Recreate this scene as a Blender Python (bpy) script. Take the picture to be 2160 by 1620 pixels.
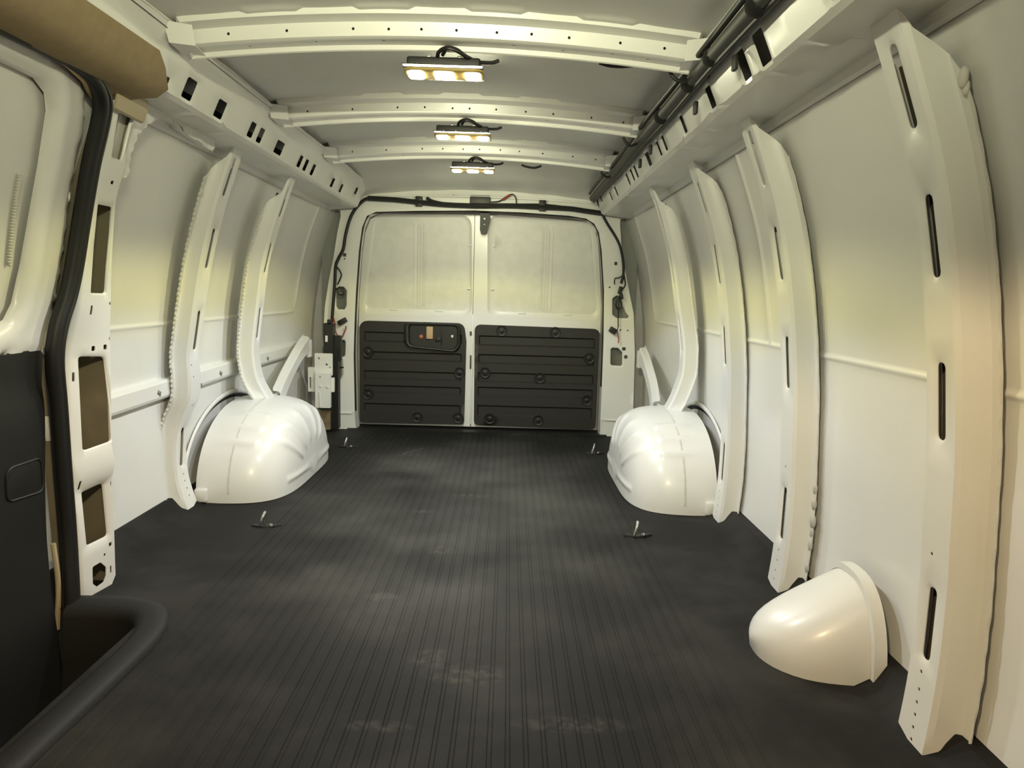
import bpy, bmesh, math, random
import numpy as np
from mathutils import Vector, geometry
random.seed(7)
for o in list(bpy.data.objects): bpy.data.objects.remove(o)
SC = bpy.context.scene
COL = SC.collection
V = Vector

# ------------------------------------------------------------------ camera
CAM = dict(x=0.1635, z=0.7758, pitch=7.4755, yaw=0.4533, roll=1.6277, f=1499.68)
_p, _y, _r = [math.radians(CAM[k]) for k in ('pitch', 'yaw', 'roll')]
Fv = V((math.sin(_y)*math.cos(_p), math.cos(_y)*math.cos(_p), -math.sin(_p)))
R0 = V((math.cos(_y), -math.sin(_y), 0)); U0 = R0.cross(Fv)
Rv = R0*math.cos(_r) + U0*math.sin(_r); Uv = Rv.cross(Fv)
Cv = V((CAM['x'], 0, CAM['z']))
cd = bpy.data.cameras.new('camera'); cam = bpy.data.objects.new('camera', cd); COL.objects.link(cam)
cd.sensor_width = 36; cd.sensor_fit = 'HORIZONTAL'; cd.lens = CAM['f']/2160*36
cd.clip_start = .02; cd.clip_end = 60
cam.location = Cv
cam.rotation_euler = __import__('mathutils').Matrix((Rv, Uv, -Fv)).transposed().to_euler()
SC.camera = cam
# ------------------------------------------------------------------ world / exposure
W = bpy.data.worlds.new('world'); SC.world = W; W.use_nodes = True
W.node_tree.nodes['Background'].inputs[0].default_value = (.9, .8, .62, 1)
W.node_tree.nodes['Background'].inputs[1].default_value = .06
SC.view_settings.view_transform = 'Standard'; SC.view_settings.look = 'None'
SC.view_settings.exposure = 1.48; SC.view_settings.gamma = 1
SC.view_settings.use_curve_mapping = False
LED_WHITE = 9.4     # W per LED bar, main beam
LED_RIM = 9.0       # W per LED bar, yellow fringe of the beam
LED_GLOW = 16.0      # emission of the lens
LED_EDGE = 0.21      # W per glowing long edge of a lens body
DOME_FILL = 2.0  # W per edge light added to the dome lamp
DOME = 25.0          # W, warm cab dome lamp
C_WHITE = (.26, .41, 1.0); C_RIM = (1.0, .91, .36); C_EDGE = (1.0, .99, .66); C_DOME = (1.0, .75, .42)

# photo-survey helpers: pixel -> point on a real plane / surface of the van
def ray(u, v): return Fv + Rv*((u-1080)/CAM['f']) - Uv*((v-810)/CAM['f'])
def onX(u, v, X): d = ray(u, v); return Cv + d*((X-Cv.x)/d.x)
def onY(u, v, Y): d = ray(u, v); return Cv + d*(Y/d.y)
def onZ(u, v, Z): d = ray(u, v); return Cv + d*((Z-Cv.z)/d.z)
def onS(u, v, fX, x0=.85):
    X = fX(2.0, .7)
    for _ in range(25):
        q = onX(u, v, X); X = .5*X + .5*fX(q.y, q.z)
    return onX(u, v, X)

# ------------------------------------------------------------------ materials
def nmat(name):
    m = bpy.data.materials.new(name); m.use_nodes = True
    return m, m.node_tree.nodes, m.node_tree.links, m.node_tree.nodes['Principled BSDF']
def mat(name, col, rough=.5, metal=0, spec=.5, bump=0, bscale=200, var=0, vscale=6, coat=0):
    m, N, L, b = nmat(name)
    b.inputs['Base Color'].default_value = (*col, 1)
    b.inputs['Roughness'].default_value = rough; b.inputs['Metallic'].default_value = metal
    b.inputs['Specular IOR Level'].default_value = spec
    if coat: b.inputs['Coat Weight'].default_value = coat; b.inputs['Coat Roughness'].default_value = .15
    tc = N.new('ShaderNodeTexCoord')
    if var:
        n = N.new('ShaderNodeTexNoise'); n.inputs['Scale'].default_value = vscale; n.inputs['Detail'].default_value = 5
        L.new(tc.outputs['Object'], n.inputs['Vector'])
        r = N.new('ShaderNodeValToRGB'); L.new(n.outputs['Fac'], r.inputs['Fac'])
        r.color_ramp.elements[0].position = .3; r.color_ramp.elements[1].position = .7
        r.color_ramp.elements[0].color = (*[c*(1-var) for c in col], 1)
        r.color_ramp.elements[1].color = (*[min(1, c*(1+var)) for c in col], 1)
        L.new(r.outputs['Color'], b.inputs['Base Color'])
    if bump:
        n = N.new('ShaderNodeTexNoise'); n.inputs['Scale'].default_value = bscale; n.inputs['Detail'].default_value = 3
        L.new(tc.outputs['Object'], n.inputs['Vector'])
        bp = N.new('ShaderNodeBump'); bp.inputs['Strength'].default_value = bump; bp.inputs['Distance'].default_value = .002
        L.new(n.outputs['Fac'], bp.inputs['Height']); L.new(bp.outputs['Normal'], b.inputs['Normal'])
    return m
def emit(name, col, s):
    m, N, L, b = nmat(name)
    b.inputs['Base Color'].default_value = (*col, 1)
    b.inputs['Emission Color'].default_value = (*col, 1); b.inputs['Emission Strength'].default_value = s
    return m
M = {}
M['paint'] = mat('white_paint', (.80, .80, .775), .34, spec=.5, bump=.05, bscale=500, var=.02, vscale=4, coat=.15)
M['paint_thin'] = mat('white_overspray_paint', (.74, .74, .71), .5, bump=.12, bscale=320, var=.05, vscale=18)
M['roof'] = mat('roof_underside_paint', (.72, .72, .69), .42, bump=.05, bscale=400, var=.03, vscale=9)
M['cavity'] = mat('cavity_dark_shade', (.05, .05, .048), .7)  # dark tone, paints shade inside the rails and arch gaps
M['cavity_beige'] = mat('beige_cavity_shade', (.20, .175, .12), .7, var=.15, vscale=12)  # dark beige, paints the shaded inside of the door pillar
M['cavity_grey'] = mat('grey_inner_sheet', (.30, .31, .29), .6)
M['rib_shade'] = mat('brown_slot_shade', (.085, .070, .052), .75)  # dark brown, paints shade behind the rib slots
M['seal'] = mat('sealant', (.66, .65, .60), .6, bump=.8, bscale=120)
M['seal_grey'] = mat('grey_sealant', (.50, .50, .48), .5, bump=.8, bscale=90)
M['black'] = mat('black_plastic', (.012, .012, .011), .45, bump=.25, bscale=900)
M['trimdark'] = mat('charcoal_door_trim', (.018, .0165, .0135), .55, bump=.35, bscale=700)
M['rubber'] = mat('black_rubber', (.006, .006, .006), .5)
M['wire'] = mat('wire_black', (.007, .007, .007), .5)
M['conduit'] = mat('dark_grey_conduit', (.045, .045, .042), .55)
M['tape'] = mat('cloth_tape', (.004, .004, .004), .9)
M['redwire'] = mat('red_wire', (.32, .05, .03), .5)
M['tan'] = mat('tan_fabric', (.36, .28, .17), .95, spec=.1, bump=.5, bscale=600, var=.06, vscale=40)
M['tanplastic'] = mat('tan_plastic', (.50, .42, .28), .6)
M['chrome'] = mat('chrome', (.75, .75, .75), .12, metal=1)
M['steel'] = mat('zinc_steel', (.45, .44, .41), .4, metal=1)
M['rust'] = mat('primer_post', (.20, .15, .09), .7, var=.3, vscale=40)
M['amber'] = mat('amber_lens_body', (.42, .30, .10), .3)
M['tag'] = mat('tan_pull_tab', (.50, .36, .20), .7)
M['orange'] = mat('orange_button', (.45, .14, .08), .5)
M['stepblack'] = mat('step_well_plastic', (.012, .012, .011), .68, bump=.3, bscale=500)
M['lens'] = emit('led_lens', (1, .95, .72), LED_GLOW)
M['domelens'] = emit('dome_lens', C_DOME, 6)

def floor_mat():
    m, N, L, b = nmat('black_rubber_mat')
    b.inputs['Roughness'].default_value = .68; b.inputs['Specular IOR Level'].default_value = .18
    g = N.new('ShaderNodeNewGeometry'); sp = N.new('ShaderNodeSeparateXYZ'); L.new(g.outputs['Position'], sp.inputs[0])
    def noise(sc, det, vec, rough=.6):
        n = N.new('ShaderNodeTexNoise'); n.inputs['Scale'].default_value = sc; n.inputs['Detail'].default_value = det
        n.inputs['Roughness'].default_value = rough; L.new(vec, n.inputs['Vector']); return n.outputs['Fac']
    def mth(op, a, bb=None, c=None):
        n = N.new('ShaderNodeMath'); n.operation = op
        for i, x in enumerate((a, bb, c)):
            if x is None: continue
            if isinstance(x, (int, float)): n.inputs[i].default_value = x
            else: L.new(x, n.inputs[i])
        return n.outputs[0]
    def sm(x, lo, hi):
        n = N.new('ShaderNodeMapRange'); n.interpolation_type = 'SMOOTHSTEP'
        L.new(x, n.inputs[0]); n.inputs[1].default_value = lo; n.inputs[2].default_value = hi
        n.inputs[3].default_value = 0; n.inputs[4].default_value = 1; return n.outputs[0]
    P = g.outputs['Position']
    dust_light = sm(noise(2.2, 4, P), .42, .72)
    fine = noise(260, 2, P)
    # dusty footprints / scuffs lying on the mat
    spots = None
    for (x, y, r, ry) in ((.02, 1.42, .05, .05), (.10, 1.36, .10, .05), (-.02, 2.05, .05, .05), (-.14, 1.72, .05, .03),
                          (.05, 2.62, .10, .03), (-.12, 2.42, .06, .02), (-.05, 1.18, .07, .02), (.30, 1.2, .12, .03)):
        d = mth('ADD', mth('POWER', mth('DIVIDE', mth('SUBTRACT', sp.outputs[0], x), r), 2), mth('POWER', mth('DIVIDE', mth('SUBTRACT', sp.outputs[1], y), ry), 2))
        s = mth('SUBTRACT', 1, sm(d, 0, 1.2)); spots = s if spots is None else mth('MAXIMUM', spots, s)
    spots = mth('MULTIPLY', spots, sm(noise(45, 4, P), .35, .7))
    # long thin curved drag scratches
    scr = None
    for (cx, cy, r, a0, a1) in ((.35, 3.0, .72, 2.2, 3.1), (.2, 3.55, .55, 2.9, 3.9)):
        dx = mth('SUBTRACT', sp.outputs[0], cx); dy = mth('SUBTRACT', sp.outputs[1], cy)
        rr = mth('SQRT', mth('ADD', mth('MULTIPLY', dx, dx), mth('MULTIPLY', dy, dy)))
        e = mth('SUBTRACT', 1, sm(mth('ABSOLUTE', mth('SUBTRACT', rr, r)), .001, .006))
        an = mth('ARCTAN2', dy, dx)
        k = mth('MULTIPLY', sm(an, a0, a0+.2), mth('SUBTRACT', 1, sm(an, a1-.2, a1)))
        e = mth('MULTIPLY', e, k); scr = e if scr is None else mth('MAXIMUM', scr, e)
    scr = mth('MULTIPLY', scr, sm(noise(9, 3, P), .4, .6))
    mid_light = mth('MULTIPLY', mth('MULTIPLY', sm(sp.outputs[1], 1.15, 1.9), mth('SUBTRACT', 1, sm(sp.outputs[1], 3.0, 3.7))), mth('SUBTRACT', 1, sm(mth('ABSOLUTE', sp.outputs[0]), .25, .75)))
    mid_light = mth('MULTIPLY', mid_light, sm(noise(1.1, 3, P), .25, .6))   # brighter middle of the mat: dust plus painted-in light
    dust_light = mth('ADD', dust_light, mth('MULTIPLY', mid_light, 1.9))
    fac = mth('ADD', mth('MULTIPLY', dust_light, .22), mth('ADD', mth('MULTIPLY', spots, .35), mth('MULTIPLY', scr, .55)))
    fac = mth('ADD', fac, mth('MULTIPLY', mth('SUBTRACT', fine, .5), .12))
    mx = N.new('ShaderNodeMix'); mx.data_type = 'RGBA'; L.new(fac, mx.inputs[0])
    mx.inputs[6].default_value = (.012, .0118, .0108, 1); mx.inputs[7].default_value = (.11, .107, .096, 1)
    L.new(mx.outputs[2], b.inputs['Base Color'])
    bp = N.new('ShaderNodeBump'); bp.inputs['Strength'].default_value = .35; bp.inputs['Distance'].default_value = .001
    L.new(noise(420, 2, P), bp.inputs['Height']); L.new(bp.outputs['Normal'], b.inputs['Normal'])
    return m
M['mat'] = floor_mat()

# ------------------------------------------------------------------ mesh helpers
def finish(bm, name, m, parent=None, origin=None, angle=38, smooth=True):
    bmesh.ops.remove_doubles(bm, verts=bm.verts, dist=1e-6)
    bm.normal_update()
    if smooth:
        ca = math.radians(angle)
        for f in bm.faces: f.smooth = True
        for e in bm.edges:
            if len(e.link_faces) == 2 and e.calc_face_angle(0) > ca: e.smooth = False
    me = bpy.data.meshes.new(name)
    co = [v.co for v in bm.verts]
    if origin is None:
        lo = V([min(c[i] for c in co) for i in range(3)]); hi = V([max(c[i] for c in co) for i in range(3)])
        origin = V(((lo.x+hi.x)/2, (lo.y+hi.y)/2, lo.z))
    bmesh.ops.translate(bm, verts=bm.verts, vec=-origin)
    bm.to_mesh(me); bm.free()
    me.materials.append(M[m] if isinstance(m, str) else m)
    o = bpy.data.objects.new(name, me); COL.objects.link(o)
    if parent:
        o.parent = parent
        q = V((0, 0, 0)); p = parent
        while p: q += p.location; p = p.parent
        o.location = origin - q
    else: o.location = origin
    return o
def tag(o, label, cat=None, group=None, kind=None):
    o['label'] = label
    if cat: o['category'] = cat
    if group: o['group'] = group
    if kind: o['kind'] = kind
    return o
def thing(name, loc, label, cat, group=None, kind=None):
    o = bpy.data.objects.new(name, None); COL.objects.link(o); o.location = loc
    o.empty_display_size = .05
    return tag(o, label, cat, group, kind)
def pchip(pts):
    xs = np.array([p[0] for p in pts], float); ys = np.array([p[1] for p in pts], float)
    h = np.diff(xs); d = np.diff(ys)/h; m = np.zeros(len(xs))
    for i in range(1, len(xs)-1):
        if d[i-1]*d[i] > 0: m[i] = 2*d[i-1]*d[i]/(d[i-1]+d[i])
    m[0], m[-1] = d[0], d[-1]
    def f(x):
        i = int(np.clip(np.searchsorted(xs, x)-1, 0, len(h)-1)); t = (x-xs[i])/h[i]
        if t < 0: return ys[0]+m[0]*(x-xs[0])
        if t > 1: return ys[-1]+m[-1]*(x-xs[-1])
        return (2*t**3-3*t*t+1)*ys[i]+(t**3-2*t*t+t)*h[i]*m[i]+(3*t*t-2*t**3)*ys[i+1]+(t**3-t*t)*h[i]*m[i+1]
    return f
def loft(bm, rings, closed=True, cap0=True, cap1=True):
    R = [[bm.verts.new(p) for p in r] for r in rings]
    n = len(R[0])
    for a, b in zip(R, R[1:]):
        for i in range(n if closed else n-1):
            j = (i+1) % n
            try: bm.faces.new((a[i], a[j], b[j], b[i]))
            except ValueError: pass
    if closed and cap0: bm.faces.new(R[0][::-1])
    if closed and cap1: bm.faces.new(R[-1])
    bmesh.ops.recalc_face_normals(bm, faces=bm.faces)
    return bm
def spline(pts, n=6):
    pts = [V(p) for p in pts]
    if len(pts) < 3: return pts
    P = [pts[0]*2-pts[1]]+pts+[pts[-1]*2-pts[-2]]; out = []
    for i in range(1, len(P)-2):
        for k in range(n):
            t = k/n; a, b, c, d = P[i-1:i+3]
            out.append(.5*((2*b)+(c-a)*t+(2*a-5*b+4*c-d)*t*t+(3*b-a-3*c+d)*t**3))
    out.append(pts[-1]); return out
def tube(bm, pts, r, seg=8, smooth=5, flat=1.0, up=None):
    P = spline(pts, smooth) if smooth else [V(p) for p in pts]
    rings = []; n0 = None
    for i, p in enumerate(P):
        t = (P[min(i+1, len(P)-1)]-P[max(i-1, 0)]).normalized()
        ref = up if up is not None else (n0 if n0 is not None else (V((0, 0, 1)) if abs(t.z) < .9 else V((1, 0, 0))))
        n = (ref-t*ref.dot(t)).normalized(); b = t.cross(n); n0 = n
        rr = r(i/(len(P)-1)) if callable(r) else r
        rings.append([p+n*(math.cos(a)*rr*flat)+b*(math.sin(a)*rr) for a in [2*math.pi*k/seg for k in range(seg)]])
    b2 = bmesh.new(); loft(b2, rings); me = bpy.data.meshes.new('t'); b2.to_mesh(me); b2.free(); bm.from_mesh(me); bpy.data.meshes.remove(me)
    return bm
def rbox(bm, c, size, bev=.003, seg=2, rot=None):
    b2 = bmesh.new(); bmesh.ops.create_cube(b2, size=1)
    bmesh.ops.scale(b2, vec=size, verts=b2.verts)
    if bev: bmesh.ops.bevel(b2, geom=b2.edges[:], offset=bev, segments=seg, affect='EDGES', profile=.5)
    if rot is not None: bmesh.ops.rotate(b2, verts=b2.verts, matrix=rot)
    bmesh.ops.translate(b2, verts=b2.verts, vec=V(c))
    me = bpy.data.meshes.new('t'); b2.to_mesh(me); b2.free(); bm.from_mesh(me); bpy.data.meshes.remove(me)
    return bm
def lathe(bm, prof, c, axis, seg=16):
    axis = V(axis).normalized(); a = axis.orthogonal().normalized(); b = axis.cross(a)
    rings = [[V(c)+axis*h+(a*math.cos(t)+b*math.sin(t))*max(r, 1e-5) for t in [2*math.pi*k/seg for k in range(seg)]] for r, h in prof]
    b2 = bmesh.new(); loft(b2, rings); me = bpy.data.meshes.new('t'); b2.to_mesh(me); b2.free(); bm.from_mesh(me); bpy.data.meshes.remove(me)
    return bm
def roundpoly(cs, rad, seg=6):
    out = []; n = len(cs)
    rad = rad if isinstance(rad, (list, tuple)) else [rad]*n
    for i, c in enumerate(cs):
        p, q, c = V((*cs[i-1], 0)), V((*cs[(i+1) % n], 0)), V((*c, 0))
        r = rad[i]
        if r <= 0: out.append((c.x, c.y)); continue
        a = (p-c); b = (q-c); ang = a.angle(b)/2; d = min(r/math.tan(ang), a.length*.48, b.length*.48)
        A = c+a.normalized()*d; B = c+b.normalized()*d
        for k in range(seg+1):
            t = k/seg; w = A*(1-t)**2+c*2*t*(1-t)*.9+B*t*t; s = (1-t)**2+1.8*t*(1-t)+t*t
            w = w/s; out.append((w.x, w.y))
    return out
def slot(cx, cy, w, h, r=None, seg=3, skew=0):
    """rounded rectangle hole; returns f(grow)->polygon"""
    r = min(w, h)/2*.98 if r is None else r
    def f(g=0):
        P = roundpoly([(-w/2-g, -h/2-g), (w/2+g, -h/2-g), (w/2+g, h/2+g), (-w/2-g, h/2+g)], r+g, seg)
        return [(cx+x+skew*y, cy+y) for x, y in P]
    return f
def dot(cx, cy, r=.003, n=7):
    return lambda g=0: [(cx+(r+g)*math.cos(2*math.pi*k/n), cy+(r+g)*math.sin(2*math.pi*k/n)) for k in range(n)]
def polyhole(P):
    c = np.mean(np.array(P), axis=0)
    def f(g=0):
        out = []
        for x, y in P:
            d = V((x-c[0], y-c[1])); L = d.length; out.append((c[0]+d.x*(1+g/L), c[1]+d.y*(1+g/L)))
        return out
    return f
def inside(poly, pts):
    P = np.array(poly); x, y = pts[:, 0], pts[:, 1]; r = np.zeros(len(pts), bool)
    x1, y1 = P[:, 0], P[:, 1]; x2, y2 = np.roll(x1, -1), np.roll(y1, -1)
    for a, b, c, d in zip(x1, y1, x2, y2):
        k = ((b > y) != (d > y)); r ^= k & (x < (c-a)*(y-b)/((d-b) if d != b else 1e-12)+a)
    return r
def dens(poly, step):
    out = []
    for i, p in enumerate(poly):
        q = poly[(i+1) % len(poly)]; n = max(1, int(math.hypot(q[0]-p[0], q[1]-p[1])/step))
        out += [(p[0]+(q[0]-p[0])*k/n, p[1]+(q[1]-p[1])*k/n) for k in range(n)]
    return out
def sheet(bm, outline, holes, fmap, sl=(), tl=(), th=.0015, rim=0, rimw=.006, hfun=None, step=.06, nrim=None):
    """pressed sheet with real holes: outline/holes in (s,t), fmap(s,t,n) -> point"""
    pts = []; edges = []
    def loop(poly):
        i0 = len(pts); pts.extend(poly); n = len(poly)
        edges.extend((i0+k, i0+(k+1) % n) for k in range(n)); return i0, n
    O = dens(outline, step); loop(O)
    HP = [h(0) for h in holes]; rimidx = set(); rimdone = []
    for h in HP:
        i0, n = loop(h)
        if nrim is None or len(rimdone) < nrim: rimidx.update(range(i0, i0+n))
        rimdone.append(1)
    if rim:
        for h in (holes if nrim is None else holes[:nrim]): loop(h(rimw))
    GP = [h(rimw*1.15 if (rim and (nrim is None or k < nrim)) else .003) for k, h in enumerate(holes)]
    G = np.array([(s, t) for s in sl for t in tl]).reshape(-1, 2)
    if len(G):
        lo, hi = np.min(O, axis=0), np.max(O, axis=0)
        ok = inside(O, G)
        Oa = np.array(O)
        for k in range(len(G)):
            if ok[k] and np.min(np.hypot(Oa[:, 0]-G[k, 0], Oa[:, 1]-G[k, 1])) < .0015: ok[k] = False
        for g in GP: ok &= ~inside(g, G)
        nt = len(tl); idx = {}
        for k in range(len(G)):
            if ok[k]:
                idx[k] = len(pts); pts.append(tuple(G[k]))
        for k in idx:
            if (k+1) in idx and (k % nt) != nt-1:
                a, b = G[k], G[k+1]; mid = np.array([a*.75+b*.25, (a+b)/2, a*.25+b*.75])
                if not any(inside(g, mid).any() for g in GP): edges.append((idx[k], idx[k+1]))
    vs, es, fs, ov, oe, of = geometry.delaunay_2d_cdt([V(p) for p in pts], edges, [], 0, 1e-7)
    vs2 = np.array([(v.x, v.y) for v in vs])
    cen = np.array([vs2[list(f)].mean(axis=0) for f in fs]); ok = inside(O, cen)
    for h in HP: ok &= ~inside(h, cen)
    F = [tuple(f) for f, k in zip(fs, ok) if k]
    used = sorted({i for f in F for i in f})
    H = {}
    for i in used:
        n = hfun(*vs2[i]) if hfun else 0
        if rim and any(k in rimidx for k in ov[i]): n -= rim
        H[i] = n
    top = {i: bm.verts.new(fmap(vs2[i][0], vs2[i][1], H[i])) for i in used}
    f0 = F[0]; a, b, c = [top[i].co for i in f0]
    nn = V(fmap(*vs2[f0[0]], H[f0[0]]+.001))-a
    flip = (b-a).cross(c-a).dot(nn) < 0
    bot = {i: bm.verts.new(fmap(vs2[i][0], vs2[i][1], H[i]-th)) for i in used} if th else None
    cnt = {}
    for f in F:
        g = f[::-1] if flip else f
        try: bm.faces.new([top[i] for i in g])
        except ValueError: continue
        if th: bm.faces.new([bot[i] for i in g[::-1]])
        for k in range(3): cnt[(g[k], g[(k+1) % 3])] = 1
    if th:
        for (a, b) in list(cnt):
            if (b, a) not in cnt:
                bm.faces.new((top[b], top[a], bot[a], bot[b]))
    return bm
def frange(a, b, n): return [a+(b-a)*k/n for k in range(n+1)]
def plate(name, poly, fmap, depth, m, parent, bev=.003, holes=()):
    """solid plate with a small chamfered border"""
    bm = bmesh.new()
    sheet(bm, poly, list(holes), fmap, th=depth)
    return finish(bm, name, m, parent)

# ------------------------------------------------------------------ body lines of the van
RIBX = pchip([(-.05, .888), (0, .893), (.1, .902), (.2, .906), (.3, .905), (.4, .900), (.5, .895), (.6, .886), (.7, .874), (.8, .858), (.9, .838), (1.0, .811), (1.1, .775), (1.2, .735), (1.3, .690)])
SKX = lambda z: RIBX(z)+.067
def rearin(Y): return 1-.035*max(0, (Y-3.0)/.9)**2
def SK(Y, z): return SKX(z)*rearin(Y)
BOWS = [1.673, 2.337, 2.969]
def gauss(x, c, w): return math.exp(-((x-c)/w)**2)
def dlist(a, b, n, feats, w, k=3):
    L = set(round(x, 5) for x in frange(a, b, n))
    for f in feats:
        for i in range(-k, k+1): L.add(round(f+i*w/k*1.6, 5))
    return sorted(x for x in L if a <= x <= b)

# ---- floor: ribbed rubber mat, step well cut out at the side door
def build_floor():
    xs = []
    per = .0315
    x = -.60
    prof = []
    while x < .60:
        prof += [(x, 0), (x+.0215, 0), (x+.0235, -.0022), (x+.0295, -.0022)]; x += per
    P = [(-.985, .055), (-.955, .05), (-.925, .016), (-.895, .002), (-.80, 0), (-.66, 0)]+prof+[(.66, 0), (.80, 0), (.885, .002), (.915, .02), (.94, .055), (.985, .062)]
    ys = frange(-.7, 1.6, 14)+frange(1.6, 3.83, 26)[1:]
    bm = bmesh.new()
    def hz(x, y): return .0018*math.sin(x*3.1+1)*math.sin(y*2.7)-.0016
    G = {}
    for i, (x, z) in enumerate(P):
        for j, y in enumerate(ys): G[i, j] = bm.verts.new((x, y, z+hz(x, y)))
    for i in range(len(P)-1):
        for j in range(len(ys)-1):
            xm = (P[i][0]+P[i+1][0])/2; ym = (ys[j]+ys[j+1])/2
            if .62 < ym < 1.6 and xm < -.66: continue
            bm.faces.new((G[i, j], G[i+1, j], G[i+1, j+1], G[i, j+1]))
    bmesh.ops.delete(bm, geom=[v for v in bm.verts if not v.link_faces], context='VERTS')
    o = finish(bm, 'floor', 'mat', origin=V((0, 0, 0)), angle=30)
    tag(o, 'ribbed black rubber mat covering the cargo floor', kind='structure')
    # wavy cut edge of the mat and the door sill behind it
    bm = bmesh.new(); n = 40
    e = [(-.70+1.42*k/n, 3.83+.012*math.sin(k*.33)+.01*math.sin(k*.15+2)) for k in range(n+1)]
    rings = [[V((x, 3.80, .002)), V((x, y, .0045)), V((x, y, -.004)), V((x, 3.80, -.004))] for x, y in e]
    loft(bm, rings); finish(bm, 'mat_edge', 'mat', o)
    bm = bmesh.new(); rbox(bm, (0, 3.92, -.03), (1.50, .22, .05), .004); finish(bm, 'door_sill', 'black', o)
build_floor()

# ---- side wall skins
def build_wall(side, name, y0, y1, vert_beads, corner, z0=-.02):
    zs = dlist(z0, 1.245, 34, [.637], .007)
    ys = dlist(y0, y1, 40, vert_beads+[corner], .006)
    bm = bmesh.new(); G = {}
    for i, y in enumerate(ys):
        for j, z in enumerate(zs):
            h = 0
            # pressed belt line; turns upward in a rounded corner near the rear
            cz, r = .637, .07
            if y < corner-r: h = max(h, .005*gauss(z, cz, .006))
            else:
                d = abs(math.hypot(y-(corner-r), z-(cz+r))-r) if (y > corner-r and z < cz+r) else (abs(y-corner) if z >= cz+r else 9)
                h = max(h, .004*gauss(d, 0, .007))
            for b in vert_beads:
                if z > cz: h = max(h, .008*gauss(y, b, .005))
            if z < cz and z > .15: h += .004*math.sin((z-.15)/(cz-.15)*math.pi)
            G[i, j] = bm.verts.new((side*(SK(y, z)-h), y, z))
    for i in range(len(ys)-1):
        for j in range(len(zs)-1): bm.faces.new((G[i, j], G[i+1, j], G[i+1, j+1], G[i, j+1]))
    bmesh.ops.recalc_face_normals(bm, faces=bm.faces)
    o = finish(bm, name, 'paint', origin=V((side*.95, (y0+y1)/2, 0)), angle=60)
    tag(o, 'white painted inner side of the body panel with a pressed belt line', kind='structure'); return o
wall_r = build_wall(1, 'wall_right', -.7, 3.97, [1.97, 2.11], 3.72)
wall_l = build_wall(-1, 'wall_left', 1.60, 3.97, [], 3.66)
# front part of the passenger side (ahead of the sliding door)
bm = bmesh.new()
loft(bm, [[V((-SKX(z)+.03, y, z)) for z in frange(-.02, 1.245, 14)] for y in (-.7, -.2, .3, .62)], closed=False)
tag(finish(bm, 'wall_front', 'paint'), 'white side panel ahead of the sliding door', kind='structure')

# ---- roof skin
def roofz(x, y):
    z = 1.372 - .035*(x/.56)**2
    if y > 3.2: z -= .075*((y-3.2)/.66)**2
    return z
def build_ceiling():
    ys = dlist(-.7, 3.90, 46, [b-.02 for b in BOWS]+[b-.075 for b in BOWS], .01, 2)
    xs = dlist(-.535, .535, 30, [-.42, -.30, -.18, -.06, .06, .18, .30, .42], .01, 2)
    xs = [-.70, -.62, -.575, -.55]+xs+[.55, .575, .62, .70]
    bm = bmesh.new(); G = {}
    def sst(x, a, b): t = min(1, max(0, (x-a)/(b-a))); return t*t*(3-2*t)
    for i, x in enumerate(xs):
        for j, y in enumerate(ys):
            ax = abs(x); z = roofz(min(ax, .535), y)
            if ax > .535: z -= {.55: .002, .575: .007, .62: .022, .70: .07}[ax]
            h = 0
            for b in BOWS:       # pads pressed down in front of each bow, every second field
                for c0, c1 in ((-.42, -.30), (-.18, -.06), (.06, .18), (.30, .42)):
                    h = max(h, (sst(y, b-.085, b-.065))*(1-sst(y, b+.0, b+.02))*(sst(x, c0-.008, c0+.008))*(1-sst(x, c1-.008, c1+.008)))
            G[i, j] = bm.verts.new((x, y, z-.007*h-.0012*math.cos(x*26)))
    for i in range(len(xs)-1):
        for j in range(len(ys)-1): bm.faces.new((G[i, j], G[i, j+1], G[i+1, j+1], G[i+1, j]))
    o = finish(bm, 'ceiling', 'roof', origin=V((0, 1.5, 1.3)), angle=60)
    tag(o, 'bare white roof skin with shallow pressed fields', kind='structure')
build_ceiling()

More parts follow.
